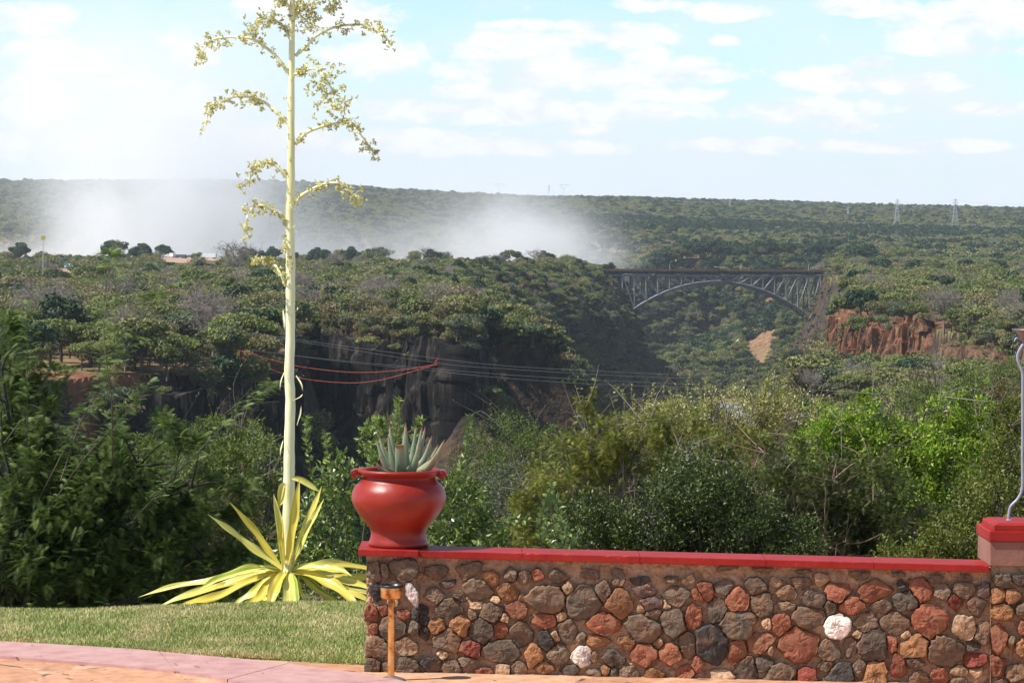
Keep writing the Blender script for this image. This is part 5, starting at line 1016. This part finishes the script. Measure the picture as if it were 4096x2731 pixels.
# ---------------------------------------------------------------- things out on the plateau
def ray(px,py,y0=60,y1=7500):
    Ys=np.exp(np.linspace(math.log(y0),math.log(y1),2500)); d=RM@Vector(((px-512)/F,-(py-341)/F,-1)); d=d/d.y
    z=CAMZ+d.z*Ys; h=Hf(d.x*Ys,Ys); k=np.argmax(z<h) if (z<h).any() else 2400
    return Vector((d.x*Ys[k],Ys[k],float(h[k])))
DK_=.43537
SP=[ # disp x, base y, crown width disp, kind, label, q
(455,698,112,'round','big spreading tree with forked dark trunk left of the agave stalk'),(290,716,112,'flat','wide low tree with dark flat layered crown above the acacia'),(262,826,80,'dark','dark leafy tree with three trunks on the near lip of the left plateau'),
(872,611,62,'grey','slim grey leaved tree alone on the skyline just right of the agave stalk'),(1018,609,50,'round','round crowned tree beside the leafless one on the skyline'),(983,612,42,'bare','leafless forked tree on the skyline beside a round crowned tree'),
(1172,616,60,'round','full green tree on the rim left of the bridge'),(1330,600,52,'flat','pale yellow green tall tree on the rim nearest the bridge'),(1232,619,38,'bare','leafless tree on the rim between two green trees left of the bridge'),
(740,588,50,'dark','dense dark round evergreen just right of the agave stalk on the skyline'),(803,588,46,'dark','second dark evergreen right of the agave stalk on the skyline'),(545,640,80,'bare','large leafless grey tree left of the agave stalk near the truck yard'),
(2168,765,92,'bare','white barked leafless tree standing on top of the red cliff'),(2318,742,64,'bare','white leafless tree near the right edge behind the cliff'),(2300,700,70,'sparse','brownish tree close to the right edge on the far plateau'),
(1305,772,58,'flat','bright green tree on the shaded gorge slope below the bridge end'),(1372,800,50,'flat','second bright green tree lower on the shaded gorge slope'),(1335,880,70,'round','green tree halfway down the shaded gorge slope'),
(125,700,110,'round','broad green tree behind the thin yellow box mast'),(215,690,95,'round','tall green tree right of the thin mast'),(1105,760,55,'round','light green tree at the corner where the gorge wall turns'),(700,672,70,'round','green tree with visible trunk just right of the agave stalk on the plateau'),
(790,660,60,'sparse','thin crowned tree with bent limbs on the open plateau'),(480,790,60,'dark','small dark tree behind the zip line towers'),(2010,745,60,'sparse','vase shaped olive tree at the left end of the red cliff top'),(2090,740,60,'flat','light green tree overhanging the red cliff'),
(2150,650,85,'flat','lush green flat topped tree on the right plateau'),(2060,610,70,'grey','grey green tree behind the right end of the bridge'),(1920,600,60,'dark','dark tree at the right end of the bridge deck'),(590,735,55,'sparse','small bronze tree with open crown left of the agave stalk'),
(420,800,60,'grey','grey green small tree on the slope under the zip line towers'),(40,600,60,'dark','dark rounded tree on the skyline at far left'),(375,588,50,'dark','dark tree beside the white truck on the skyline'),(270,585,70,'round','rounded green tree on the skyline left of the trucks'),(320,580,50,'dark','darker tree beside the rounded one on the skyline left of the trucks')]
used=[]
WID=dict(round=8.4,flat=9.4,sparse=8.2,shrub=5.2,dark=8.8,grey=8.0,bare=7.2)
for i,(X,Yb,w,k,lb) in enumerate(SP):
    p=ray(X*DK_,Yb*DK_)
    if p.y>2520 and X<1400: a_=at(X*DK_,265,2480); p=Vector((a_.x,2480,zsurf(a_.x,2480)))
    sc=w*DK_/F*p.y/WID[k]; p.z-=.3
    plant(k,p.x,p.y,p.z,sc,lb,seed=300+i%3+(10 if k in('round','flat') and i%4 else 0),q=1.6,sz=sc*(1.0 if sc<2 else .85)); used.append((p.x,p.y,4*sc))
# skyline evergreens on the spit
ZN=['left end of the spit','middle of the spit','spit right of the agave stalk']
for i in range(60):
    px=random.choice([random.uniform(0,150),random.uniform(240,300),random.uniform(300,420),random.uniform(420,600)]); Y=random.uniform(2300,2520); x=(px-512)/F*Y
    k=random.choice(['dark','dark','round','grey']); plant(k,x,Y,zsurf(x,Y)-.3,random.uniform(.9,1.9),'%s on the skyline of the wooded spit in front of the spray'%dict(dark='dark evergreen tree',round='rounded green tree',grey='grey green tree')[k],group='%s along the spit skyline'%dict(dark='evergreens',round='rounded trees',grey='grey trees')[k],seed=320)
# the largest of the scrub become individuals
x,y,z,idx,scl,d=Z1
vis=scl/y*np.where(d>1,.4,1.0)*np.where(abs(x/y)<.178,1,0)*np.where((y<700)&(x>60),.5,1)*np.where(fbm(x/9,y/9,3)>0,1,1)
order=np.argsort(-vis); take=order[:300]; cntk={}
LBK=dict(round='leafy green bush tree',flat='light green flat crowned thorn tree',sparse='thin bronze olive tree',shrub='low dry looking shrub',dark='small dark evergreen',grey='small grey green tree',bare='leafless twiggy grey tree')
keepm=np.ones(len(x),bool)
for i in take:
    k=VAR[int(idx[i])]; cntk[k]=cntk.get(k,0)+1
    keepm[i]=False; side='left plateau across the gorge' if x[i]<20 else 'right side below and above the red cliff'
    plant(k,x[i],y[i],z[i],scl[i],'%s on the %s'%(LBK[k],side),'shrub' if k=='shrub' else 'tree','%ss on the %s'%(LBK[k],side),seed=340+int(i)%3,q=1.5)
# yard clearing and sight lines to the vehicles
u=x/y
for (pa,pb,ya,yb,yc) in ((160,190,2250,2480,1500),(202,222,2250,2480,1500),(6,26,1790,1960,1200),(32,44,1790,1960,1200),(50,78,1790,1960,1200)):
    w_=(u>(pa-512)/F)&(u<(pb-512)/F); keepm&=~(w_&(y>yc)&(y<yb))
for (ux,uy,r) in used: keepm&=~(((x-ux)**2+(y-uy)**2)<(r*.9)**2)
Z1=tuple(a[keepm] for a in (x,y,z,idx,scl,d))
m,nt,b=newmat('yard_gravel'); L(nt,ramp(nt,noise(nt,.2,6,geopos(nt)),[(.3,(.28,.17,.11)),(.7,(.42,.29,.2))]),b.inputs['Base Color']); b.inputs['Roughness'].default_value=.95
def patch(pa,pb,ya,yb):
    mb=MB(); uu=np.linspace((pa-512)/F,(pb-512)/F,14); yy=np.linspace(ya,yb,24); U2,Y2=np.meshgrid(uu,yy); X2=U2*Y2; Z2=Hf(X2,Y2)+.6; mb.grid(np.stack([X2,Y2,Z2],-1)); mb.build('parking_yard',[m])['kind']='structure'
patch(150,192,2330,2500); patch(196,222,2380,2490); patch(0,80,1800,1960)
tyre=simple('tyre',(.02,.02,.02),.8); glass=simple('dark_glass',(.03,.04,.05),.15)
def lorry(px,Y,rz,body,label,L_=12,Hh=3.9,cabc=None,van=False):
    x=(px-512)/F*Y; z=zsurf(x,Y)+.6; o=thing('van' if van else 'lorry',(x,Y,z),label,'van' if van else 'lorry','vehicles parked in the yards'); o['_o']=[0,0,0]
    bmx=simple('body_paint',body,.5,var=.06,scale=1); cm_=simple('cab_paint',cabc or body,.4,var=.06,scale=1)
    if not van:
        mb=MB(); mb.box((0,0,.9+(Hh-.9)/2),(2.5,L_,Hh-.9)); q=mb.build('trailer',[bmx],o); bv=q.modifiers.new('b','BEVEL'); bv.width=.08
        mb=MB(); mb.box((0,L_/2+.02-L_,1.9),(2.2,.06,.5)); 
        for xx in (-1.1,-.55,0,.55,1.1): mb.box((xx,-L_/2-.03,Hh/2+.4),(.06,.06,Hh-1.2))
        mb.build('rear_door',[cm_],o)
        cy=L_/2+1.5
    else: cy=0
    if van:
        V=[(-1,-2.4,.4),(1,-2.4,.4),(1,2.3,.4),(-1,2.3,.4),(-.95,-2.35,2.3),(.95,-2.35,2.3),(.95,1.1,2.3),(-.95,1.1,2.3),(1,2.25,1.2),(-1,2.25,1.2)]
        mb=MB(); mb.add(V,[np.array([(0,3,2,1),(4,5,6,7),(0,1,5,4),(7,6,8,9),(9,8,2,3)]),np.array([(1,2,8,6,5),(3,0,4,7,9)])]); mb.build('body',[bmx],o)
        mb=MB(); mb.add([(-.8,1.22,2.2),(.8,1.22,2.2),(.85,2.1,1.4),(-.85,2.1,1.4)],[(0,3,2,1)]); mb.box((0,-2.37,1.75),(1.5,.04,.6)); mb.box((1.0,.2,1.75),(.04,1.6,.55)); mb.box((-1.0,.2,1.75),(.04,1.6,.55)); mb.build('windows',[glass],o); wy=(-1.5,1.5)
    else:
        V=[(-1.2,cy-1,.6),(1.2,cy-1,.6),(1.2,cy+1.2,.6),(-1.2,cy+1.2,.6),(-1.15,cy-1,3.1),(1.15,cy-1,3.1),(1.15,cy+.8,3.1),(-1.15,cy+.8,3.1),(1.2,cy+1.2,1.9),(-1.2,cy+1.2,1.9)]
        mb=MB(); mb.add(V,[np.array([(0,3,2,1),(4,5,6,7),(0,1,5,4),(7,6,8,9),(9,8,2,3)]),np.array([(1,2,8,6,5),(3,0,4,7,9)])]); mb.build('cab',[cm_],o)
        mb=MB(); mb.add([(-1,cy+.86,3.0),(1,cy+.86,3.0),(1,cy+1.23,2.0),(-1,cy+1.23,2.0)],[(0,3,2,1)]); mb.build('windscreen',[glass],o); wy=(-L_/2+1.2,-L_/2+2.5,L_/2-.5,cy+.4)
    for yy in wy:
        for sx_ in (-1.05,1.05): mb=MB(); mb.tube([(sx_-.15,yy,.5),(sx_+.15,yy,.5)],.5,14); mb.build('wheel',[tyre],o)
    o.rotation_euler.z=rz
W_=(.72,.72,.72)
lorry(172,2440,.35,W_,'white box lorry seen from behind in the truck yard, left of the agave',12,3.8,(.55,.3,.25)); lorry(180.5,2450,1.2,(.06,.07,.12),'dark blue covered lorry beside the white one in the yard',9,3.2)
lorry(209,2450,1.25,(.62,.64,.66),'long pale grey container lorry near the agave stalk',12,4.0); lorry(189,2470,.9,(.7,.7,.66),'white van behind the dark blue lorry',van=True); lorry(218,2470,1.4,(.6,.58,.52),'cream van right of the pale container lorry',van=True)
lorry(14,1890,2.6,(.6,.62,.62),'small grey white van at the far left edge',van=True); lorry(38.5,1900,2.4,W_,'white lorry left of the thin mast',5,3.3); lorry(55,1930,2.9,W_,'white van just right of the thin mast',van=True)
lorry(72,1930,2.2,W_,'white lorry at the right end of the left yard',5,3.2,(.2,.4,.4)); lorry(74,1880,1.8,(.75,.78,.76),'white van parked in front of the right end lorry',van=True)
# slim mast, street lamps
galv=simple('galvanised_steel',(.5,.5,.48),.5,.3,.1,1)
p=ray(43,302); o=thing('radio_mast',p,'thin tall mast with a yellow box near its top, left of the acacia shoots','mast')
mb=MB(); mb.tube([p,p+Vector((0,0,16)),p+Vector((0,0,27))],[.20,.15,.07],6); mb.build('pole',[galv],o); mb=MB(); mb.box(p+Vector((0,0,23)),(1.4,1.0,1.4)); mb.build('box',[simple('yellow_paint',(.6,.42,.08))],o)
for px,lb in ((34,'dark street lamp left of the thin mast'),(78.5,'dark street lamp right of the parked vans')):
    p=ray(px,279); o=thing('street_lamp',p,lb,'street lamp','dark street lamps on the left plateau'); mb=MB(); mb.tube([p,p+Vector((0,0,9))],.12,6); mb.build('pole',[dkm],o); mb=MB(); mb.tube([p+Vector((0,0,9)),p+Vector((1.6,0,9.3))],.08,5); mb.box(p+Vector((1.8,0,9.25)),(.9,.35,.2)); mb.build('lamp_head',[dkm],o)
# zip line platforms
gp_=simple('green_canopy',(.03,.11,.08),.7); tmb=simple('dark_timber',(.06,.05,.04),.9)
for px,lb,cano in ((178.5,'open timber zip line tower on the left plateau',0),(191.5,'timber zip line tower with green canopy, right of the open one',1)):
    p=ray(px,324.5); p.z-=.2; o=thing('zip_line_tower',p,lb,'tower','zip line towers'); 
    for a,b2 in ((-1,-1),(1,-1),(1,1),(-1,1)): mb=MB(); mb.tube([p+Vector((a*2,b2*1.6,0)),p+Vector((a*1.1,b2*.9,3.9))],.14,5); mb.build('leg',[tmb],o)
    mb=MB(); mb.box(p+Vector((0,0,3.9)),(2.8,2.2,.2)); mb.box(p+Vector((0,-.9,2.3)),(3.0,.15,.15)); mb.tube([p+Vector((-1.8,-1.5,.6)),p+Vector((1.2,-1,3.4))],.08,4); mb.tube([p+Vector((1.8,-1.5,.6)),p+Vector((-1.2,-1,3.4))],.08,4); mb.build('frame',[tmb],o)
    if cano: mb=MB(); mb.add([p+Vector(v) for v in ((-1.9,-1.5,4.0),(1.9,-1.5,4.0),(1.9,1.5,4.0),(-1.9,1.5,4.0),(-.8,0,4.9),(.8,0,4.9),(-1.9,-1.5,3.7),(1.9,-1.5,3.7),(1.9,1.5,3.7),(-1.9,1.5,3.7))],[np.array([(0,1,5,4),(2,3,4,5),(0,6,7,1),(1,7,8,2),(2,8,9,3),(3,9,6,0)]),np.array([(1,2,5),(3,0,4)])]); mb.build('canopy',[gp_],o)
# ropes and steel cables over the gorge
def z3d(x,y): return (1000+x/1.651)/4,(850+y/1.651)/4
steelc=simple('steel_cable',(.30,.29,.27),.5,.4,.1,1); redr=simple('red_rope',(.40,.07,.04),.8,0,.15,1)
for P,lb in (([(-200,760),(340,840),(1250,962),(1700,1010),(2311,1045),(2900,1072)],'topmost steel cable strung across the dark gorge'),([(-200,770),(340,852),(1250,993),(1700,1030),(2311,1068),(2900,1095)],'second steel cable strung across the gorge from the top'),
    ([(0,905),(600,975),(1200,1027),(1700,1068),(2311,1105),(2900,1130)],'third steel cable strung across the gorge from the top'),([(290,942),(700,992),(1200,1042),(1700,1092),(2311,1132),(2900,1150)],'lowest steel cable strung across the dark gorge')):
    n=len(P); c=spline([at(*z3d(*q),575+ (q[0]+200)/3100*60) for q in P],60); mb=MB(); mb.tube(c,.040,5); tag(mb.build('cable',[steelc]),lb,'cable','steel cables across the gorge')
for P,lb in (([(-90,905),(0,928),(200,985),(400,1025),(700,1053),(1000,1037),(1220,1000)],'upper red rope sagging from the left lip to the red trolley'),([(-60,955),(100,1020),(250,1070),(400,1102),(650,1122),(850,1105),(1080,1045),(1220,1003)],'lower red rope sagging deepest beneath the cables')):
    c=spline([at(*z3d(*q),585) for q in P],60); mb=MB(); mb.tube(c,.065,5); tag(mb.build('rope',[redr]),lb,'rope','red ropes over the gorge')
p=at(*z3d(1228,985),590); o=thing('cable_trolley',p,'small red trolley with coiled rope hanging on the cables','trolley')
s_=590/F; mb=MB(); mb.tube([p+Vector((math.cos(t)*1.0*s_,0,math.sin(t)*2.2*s_-1.0*s_)) for t in np.linspace(0,6.28,18)],.10,5); mb.tube([p+Vector((0,0,1*s_)),p+Vector((1.5*s_,0,3.3*s_))],.11,5); mb.build('rope_coil',[redr],o)
mb=MB(); mb.box(p+Vector((1.4*s_,0,3.0*s_)),(.45,.3,.35)); mb.tube([p+Vector((1.1*s_,-.2,3.6*s_)),p+Vector((1.1*s_,.2,3.6*s_))],.16,10); mb.tube([p+Vector((1.8*s_,-.2,3.6*s_)),p+Vector((1.8*s_,.2,3.6*s_))],.16,10); mb.build('pulley',[redr],o)
# buildings
def hut(px,py,w,dp,h,roofc,wallc,name,label,over=.6,flat=False):
    p=ray(px,py); o=thing(name,p,label,'building'); mb=MB(); mb.box(p+Vector((0,0,h/2-.3)),(w,dp,h+.6)); wl=mb.build('wall',[simple('hut_wall',wallc,.9,scale=1)],o)
    mb=MB(); a,b2=w/2+over,dp/2+over; r=h+ (.25 if flat else dp*.28); V=[p+Vector(v) for v in ((-a,-b2,h),(a,-b2,h),(a,b2,h),(-a,b2,h),(-a,0,r),(a,0,r),(-a,-b2,h-.15),(a,-b2,h-.15),(a,b2,h-.15),(-a,b2,h-.15))]
    mb.add(V,[np.array([(0,1,5,4),(2,3,4,5),(0,6,7,1),(2,8,9,3),(6,9,8,7)]),np.array([(1,7,8,2,5),(3,9,6,0,4)])]); mb.build('roof',[simple('hut_roof',roofc,.6,scale=1)],o)
    for k in (-.3,0,.3):
        mb=MB(); mb.box(p+Vector((w*k,-dp/2-.02,h*.5)),(w*.12,.06,h*.4)); mb.build('window',[glass],o)
W0=(.8,.8,.8)
hut(46,227,22,8,4,W0,W0,'white_pavilion','white roofed building glimpsed low on the far left hillside')
hut(8,331,8,5,2.2,(.08,.42,.36),(.3,.28,.25),'green_roofed_hut','hut with a turquoise metal roof at the far left edge')
hut(861,259.5,14,7,3,(.62,.62,.6),(.06,.05,.04),'open_shelter','dark shelter with white roof right of the bridge end'); hut(877,252.5,24,9,2.6,(.45,.36,.26),(.25,.17,.1),'long_shed','long tan roofed shed above the white roofed shelter')
# pylons on the far plain
pyl=simple('pylon_steel',(.38,.39,.41),.5,.2,.06,.1)
def pylon(px,pyb,pyt,Y,lb,fork=False):
    a=at(px,pyb,Y); H_=(pyb-pyt)/F*Y; o=thing('power_pylon',a,lb,'pylon','lattice pylons on the plain'); w=H_*.13; r=.22*Y/4500
    def q(x,y,z): return a+Vector((x,y,z))
    if not fork:
        for sx_,sy in ((-1,-1),(1,-1),(1,1),(-1,1)): mb=MB(); mb.tube([q(sx_*w,sy*w,-6),q(sx_*w*.35,sy*w*.35,H_*.6),q(0,0,H_)],r,4); mb.build('leg',[pyl],o)
        mb=MB(); zs=np.linspace(0,H_*.6,6)
        for z0,z1 in zip(zs[:-1],zs[1:]):
            f0=w*(1-.65*z0/(H_*.6)); f1=w*(1-.65*z1/(H_*.6))
            for s1 in (-1,1): mb.tube([q(-f0*s1,-f0,z0),q(f1*s1,-f1,z1)],r*.7,3); mb.tube([q(-f0*s1,f0,z0),q(f1*s1,f1,z1)],r*.7,3)
        mb.build('bracing',[pyl],o)
        for zz,ll in ((.66,.17),(.78,.14),(.9,.1)): mb=MB(); mb.tube([q(-H_*ll,0,H_*zz),q(0,0,H_*(zz+.04)),q(H_*ll,0,H_*zz)],r*.9,4); mb.tube([q(-H_*ll,0,H_*zz),q(H_*ll,0,H_*zz)],r*.9,4); mb.build('cross_arm',[pyl],o)
    else:
        for s1 in (-1,1): mb=MB(); mb.tube([q(0,0,-6),q(0,0,H_*.3),q(s1*H_*.5,0,H_*.9)],r,4); mb.build('leg',[pyl],o)
        mb=MB(); mb.tube([q(-H_*.8,0,H_*.92),q(H_*.8,0,H_*.92)],r,4); mb.tube([q(-H_*.5,0,H_*.9),q(-H_*.5,0,H_*1.05)],r*.8,4); mb.tube([q(H_*.5,0,H_*.9),q(H_*.5,0,H_*1.05)],r*.8,4); mb.build('cross_arm',[pyl],o)
pylon(897,221,198,4300,'tall lattice pylon on the plain, second from the right'); pylon(955,222,197.5,4200,'tall lattice pylon on the plain nearest the right edge'); pylon(730,208,198,5600,'small lattice pylon on the hillside above the bridge')
pylon(564,191,184,6600,'tiny forked pylon on the hill crest, right one of the pair',True); pylon(499,189,183,6700,'faint forked pylon on the hill crest further left',True); pylon(549,191,184.5,6650,'tiny narrow pylon on the crest beside the forked one'); pylon(848,216,206,5200,'faint lattice pylon left of the two tall ones')
for (A,Bp,lb) in (((897,201),(955,200),'upper power line between the two tall pylons'),((955,200),(1060,203),'upper power line running off to the right edge'),((730,200),(897,201),'long power line from hillside pylon to the tall pylon')):
    ya=4300; P=[at(A[0]+(Bp[0]-A[0])*t,A[1]+(Bp[1]-A[1])*t+5*t*(1-t)*2,ya) for t in np.linspace(0,1,16)]; mb=MB(); mb.tube(P,.09,4); tag(mb.build('power_line',[pyl]),lb,'power line','power lines on the plain')
mb=MB(); mb.tube([at(600,212,4200),at(720,217,4100),at(850,222,4000),at(1060,227,3900)],.07,4); tag(mb.build('power_line',[pyl]),'pale power line crossing above the tree belt coloured dark as cloud shadow','power line')
x,y,z,idx,scl,d=Z1
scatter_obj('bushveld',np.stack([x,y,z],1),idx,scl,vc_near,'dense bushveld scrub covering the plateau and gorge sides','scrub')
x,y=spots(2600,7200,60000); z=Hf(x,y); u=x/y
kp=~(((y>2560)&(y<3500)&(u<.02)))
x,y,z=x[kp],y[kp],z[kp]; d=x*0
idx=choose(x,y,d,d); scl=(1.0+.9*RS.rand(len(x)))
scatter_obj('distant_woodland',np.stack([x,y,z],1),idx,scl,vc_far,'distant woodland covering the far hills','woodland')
def rmtree(o):
    for c in list(o.children): rmtree(c)
    bpy.data.objects.remove(o)
for o in list(protos.values()): rmtree(o)
# ---------------------------------------------------------------- air
mb=MB(); mb.box((0,4400,55),(7600,9300,404)); m=bpy.data.materials.new('haze'); m.use_nodes=True; nt=m.node_tree; nt.nodes.remove(nt.nodes['Principled BSDF'])
pv=nt.nodes.new('ShaderNodeVolumePrincipled'); pv.inputs['Color'].default_value=(.80,.90,1,1); pv.inputs['Density'].default_value=3.4e-5; pv.inputs['Anisotropy'].default_value=.2
L(nt,pv.outputs[0],nt.nodes['Material Output'].inputs['Volume']); tag(mb.build('haze',[m]),'pale blue air haze over the gorge and hills','haze',kind='stuff')
# ---------------------------------------------------------------- light, world, output
sd=Vector((-.43,-.14,.60)).normalized()
sun=bpy.data.lights.new('sun','SUN'); sun.energy=4.9; sun.angle=math.radians(.53); sun.color=(1,.955,.89)
so=bpy.data.objects.new('sun',sun); COL.objects.link(so); so.rotation_euler=sd.to_track_quat('Z','Y').to_euler()
w=bpy.data.worlds.new('World'); SC.world=w; w.use_nodes=True; nt=w.node_tree; bg=nt.nodes['Background']
sky=nt.nodes.new('ShaderNodeTexSky'); sky.sky_type='NISHITA'; sky.sun_disc=False
sky.sun_elevation=math.asin(sd.z); sky.sun_rotation=math.atan2(sd.x,sd.y); sky.altitude=900; sky.air_density=1.0; sky.dust_density=1.2; sky.ozone_density=1.5
tc=nt.nodes.new('ShaderNodeTexCoord'); sp=nt.nodes.new('ShaderNodeSeparateXYZ'); L(nt,tc.outputs['Generated'],sp.inputs[0])
az=math_(nt,'ARCTAN2',sp.outputs[0],sp.outputs[1]); el=math_(nt,'ARCSINE',sp.outputs[2])
cv=nt.nodes.new('ShaderNodeCombineXYZ'); L(nt,math_(nt,'MULTIPLY',az,100),cv.inputs[0]); L(nt,math_(nt,'MULTIPLY',el,190),cv.inputs[1])
n1=noise(nt,.55,9,cv.outputs[0],.62,.3); n2=noise(nt,.16,5,cv.outputs[0],.55)
CL=[(1200,112,190,42),(1320,170,330,40),(1480,122,60,36),(1570,165,110,34),(1110,215,150,24),(1540,215,140,18),(2190,60,190,52),(2300,20,120,40),(1965,14,120,26),(1900,180,110,32),(2090,190,110,26),(1920,285,110,20),(1665,28,90,22),(1470,12,90,18),
    (850,140,140,44),(790,52,120,50),(640,25,120,50),(90,60,100,36),(150,145,130,40),(80,250,170,70),(1990,142,50,18),(1160,255,420,30),(430,140,60,60),(2290,245,120,16),(1500,262,70,16),(1660,95,40,14),(1300,60,200,14),(300,330,500,50),(900,330,300,30),(1750,330,300,18),(1150,340,300,18),(2100,330,200,16),(1850,250,180,30),(1420,90,160,30),(2230,110,170,20),(400,240,160,50),(1340,295,60,14),(250,190,120,40)]
tot=None
for X,Y,rx,ry in CL:
    a=(X-1176)*.43537/F*100; e=(540-Y)*.43537/F*190; rx_=rx*.43537/F*100; ry_=ry*.43537/F*190
    cx=math_(nt,'DIVIDE',math_(nt,'SUBTRACT',math_(nt,'MULTIPLY',az,100),a),rx_); cy=math_(nt,'DIVIDE',math_(nt,'SUBTRACT',math_(nt,'MULTIPLY',el,190),e),ry_)
    r=math_(nt,'SUBTRACT',1.0,math_(nt,'ADD',math_(nt,'MULTIPLY',cx,cx),math_(nt,'MULTIPLY',cy,cy)))
    tot=r if tot is None else math_(nt,'SMOOTH_MAX',tot,r,.25)
shape=math_(nt,'ADD',math_(nt,'MAXIMUM',tot,-.9),math_(nt,'MULTIPLY',math_(nt,'SUBTRACT',n1,.46),5.0))
mask=ramp(nt,shape,[(.0,(0,0,0)),(.3,(.45,.45,.45)),(.9,(.95,.95,.95))])
veil=ramp(nt,math_(nt,'ADD',n2,math_(nt,'MULTIPLY',el,-5.5)),[(.0,(.1,.1,.1)),(.38,(.92,.92,.92))])
lowf=ramp(nt,el,[(.12,(1,1,1)),(.45,(0,0,0))]); skyc=mixc(nt,1.0,sky.outputs[0],mixc(nt,lowf,(.95,1.02,1.1),(1.6,1.88,2.0)),'MULTIPLY')
base=mixc(nt,veil,skyc,(9.2,10.1,11.3))
cc=ramp(nt,n1,[(.36,(.84,.88,.95)),(.56,(1,1,1))])
cc=mixc(nt,1.0,cc,(11.1,11.1,11.3),'MULTIPLY')
fin=mixc(nt,mask,base,cc)
L(nt,fin,bg.inputs[0]); bg.inputs[1].default_value=.068
vs=SC.view_settings; vs.view_transform='Standard'; vs.look='None'; vs.gamma=1; vs.exposure=0.52
SC.render.engine='CYCLES'; SC.cycles.volume_bounces=6; SC.cycles.volume_step_rate=4; SC.cycles.transparent_max_bounces=8; SC.cycles.max_bounces=5
for o in bpy.data.objects:
    if '_o' in o: del o['_o']
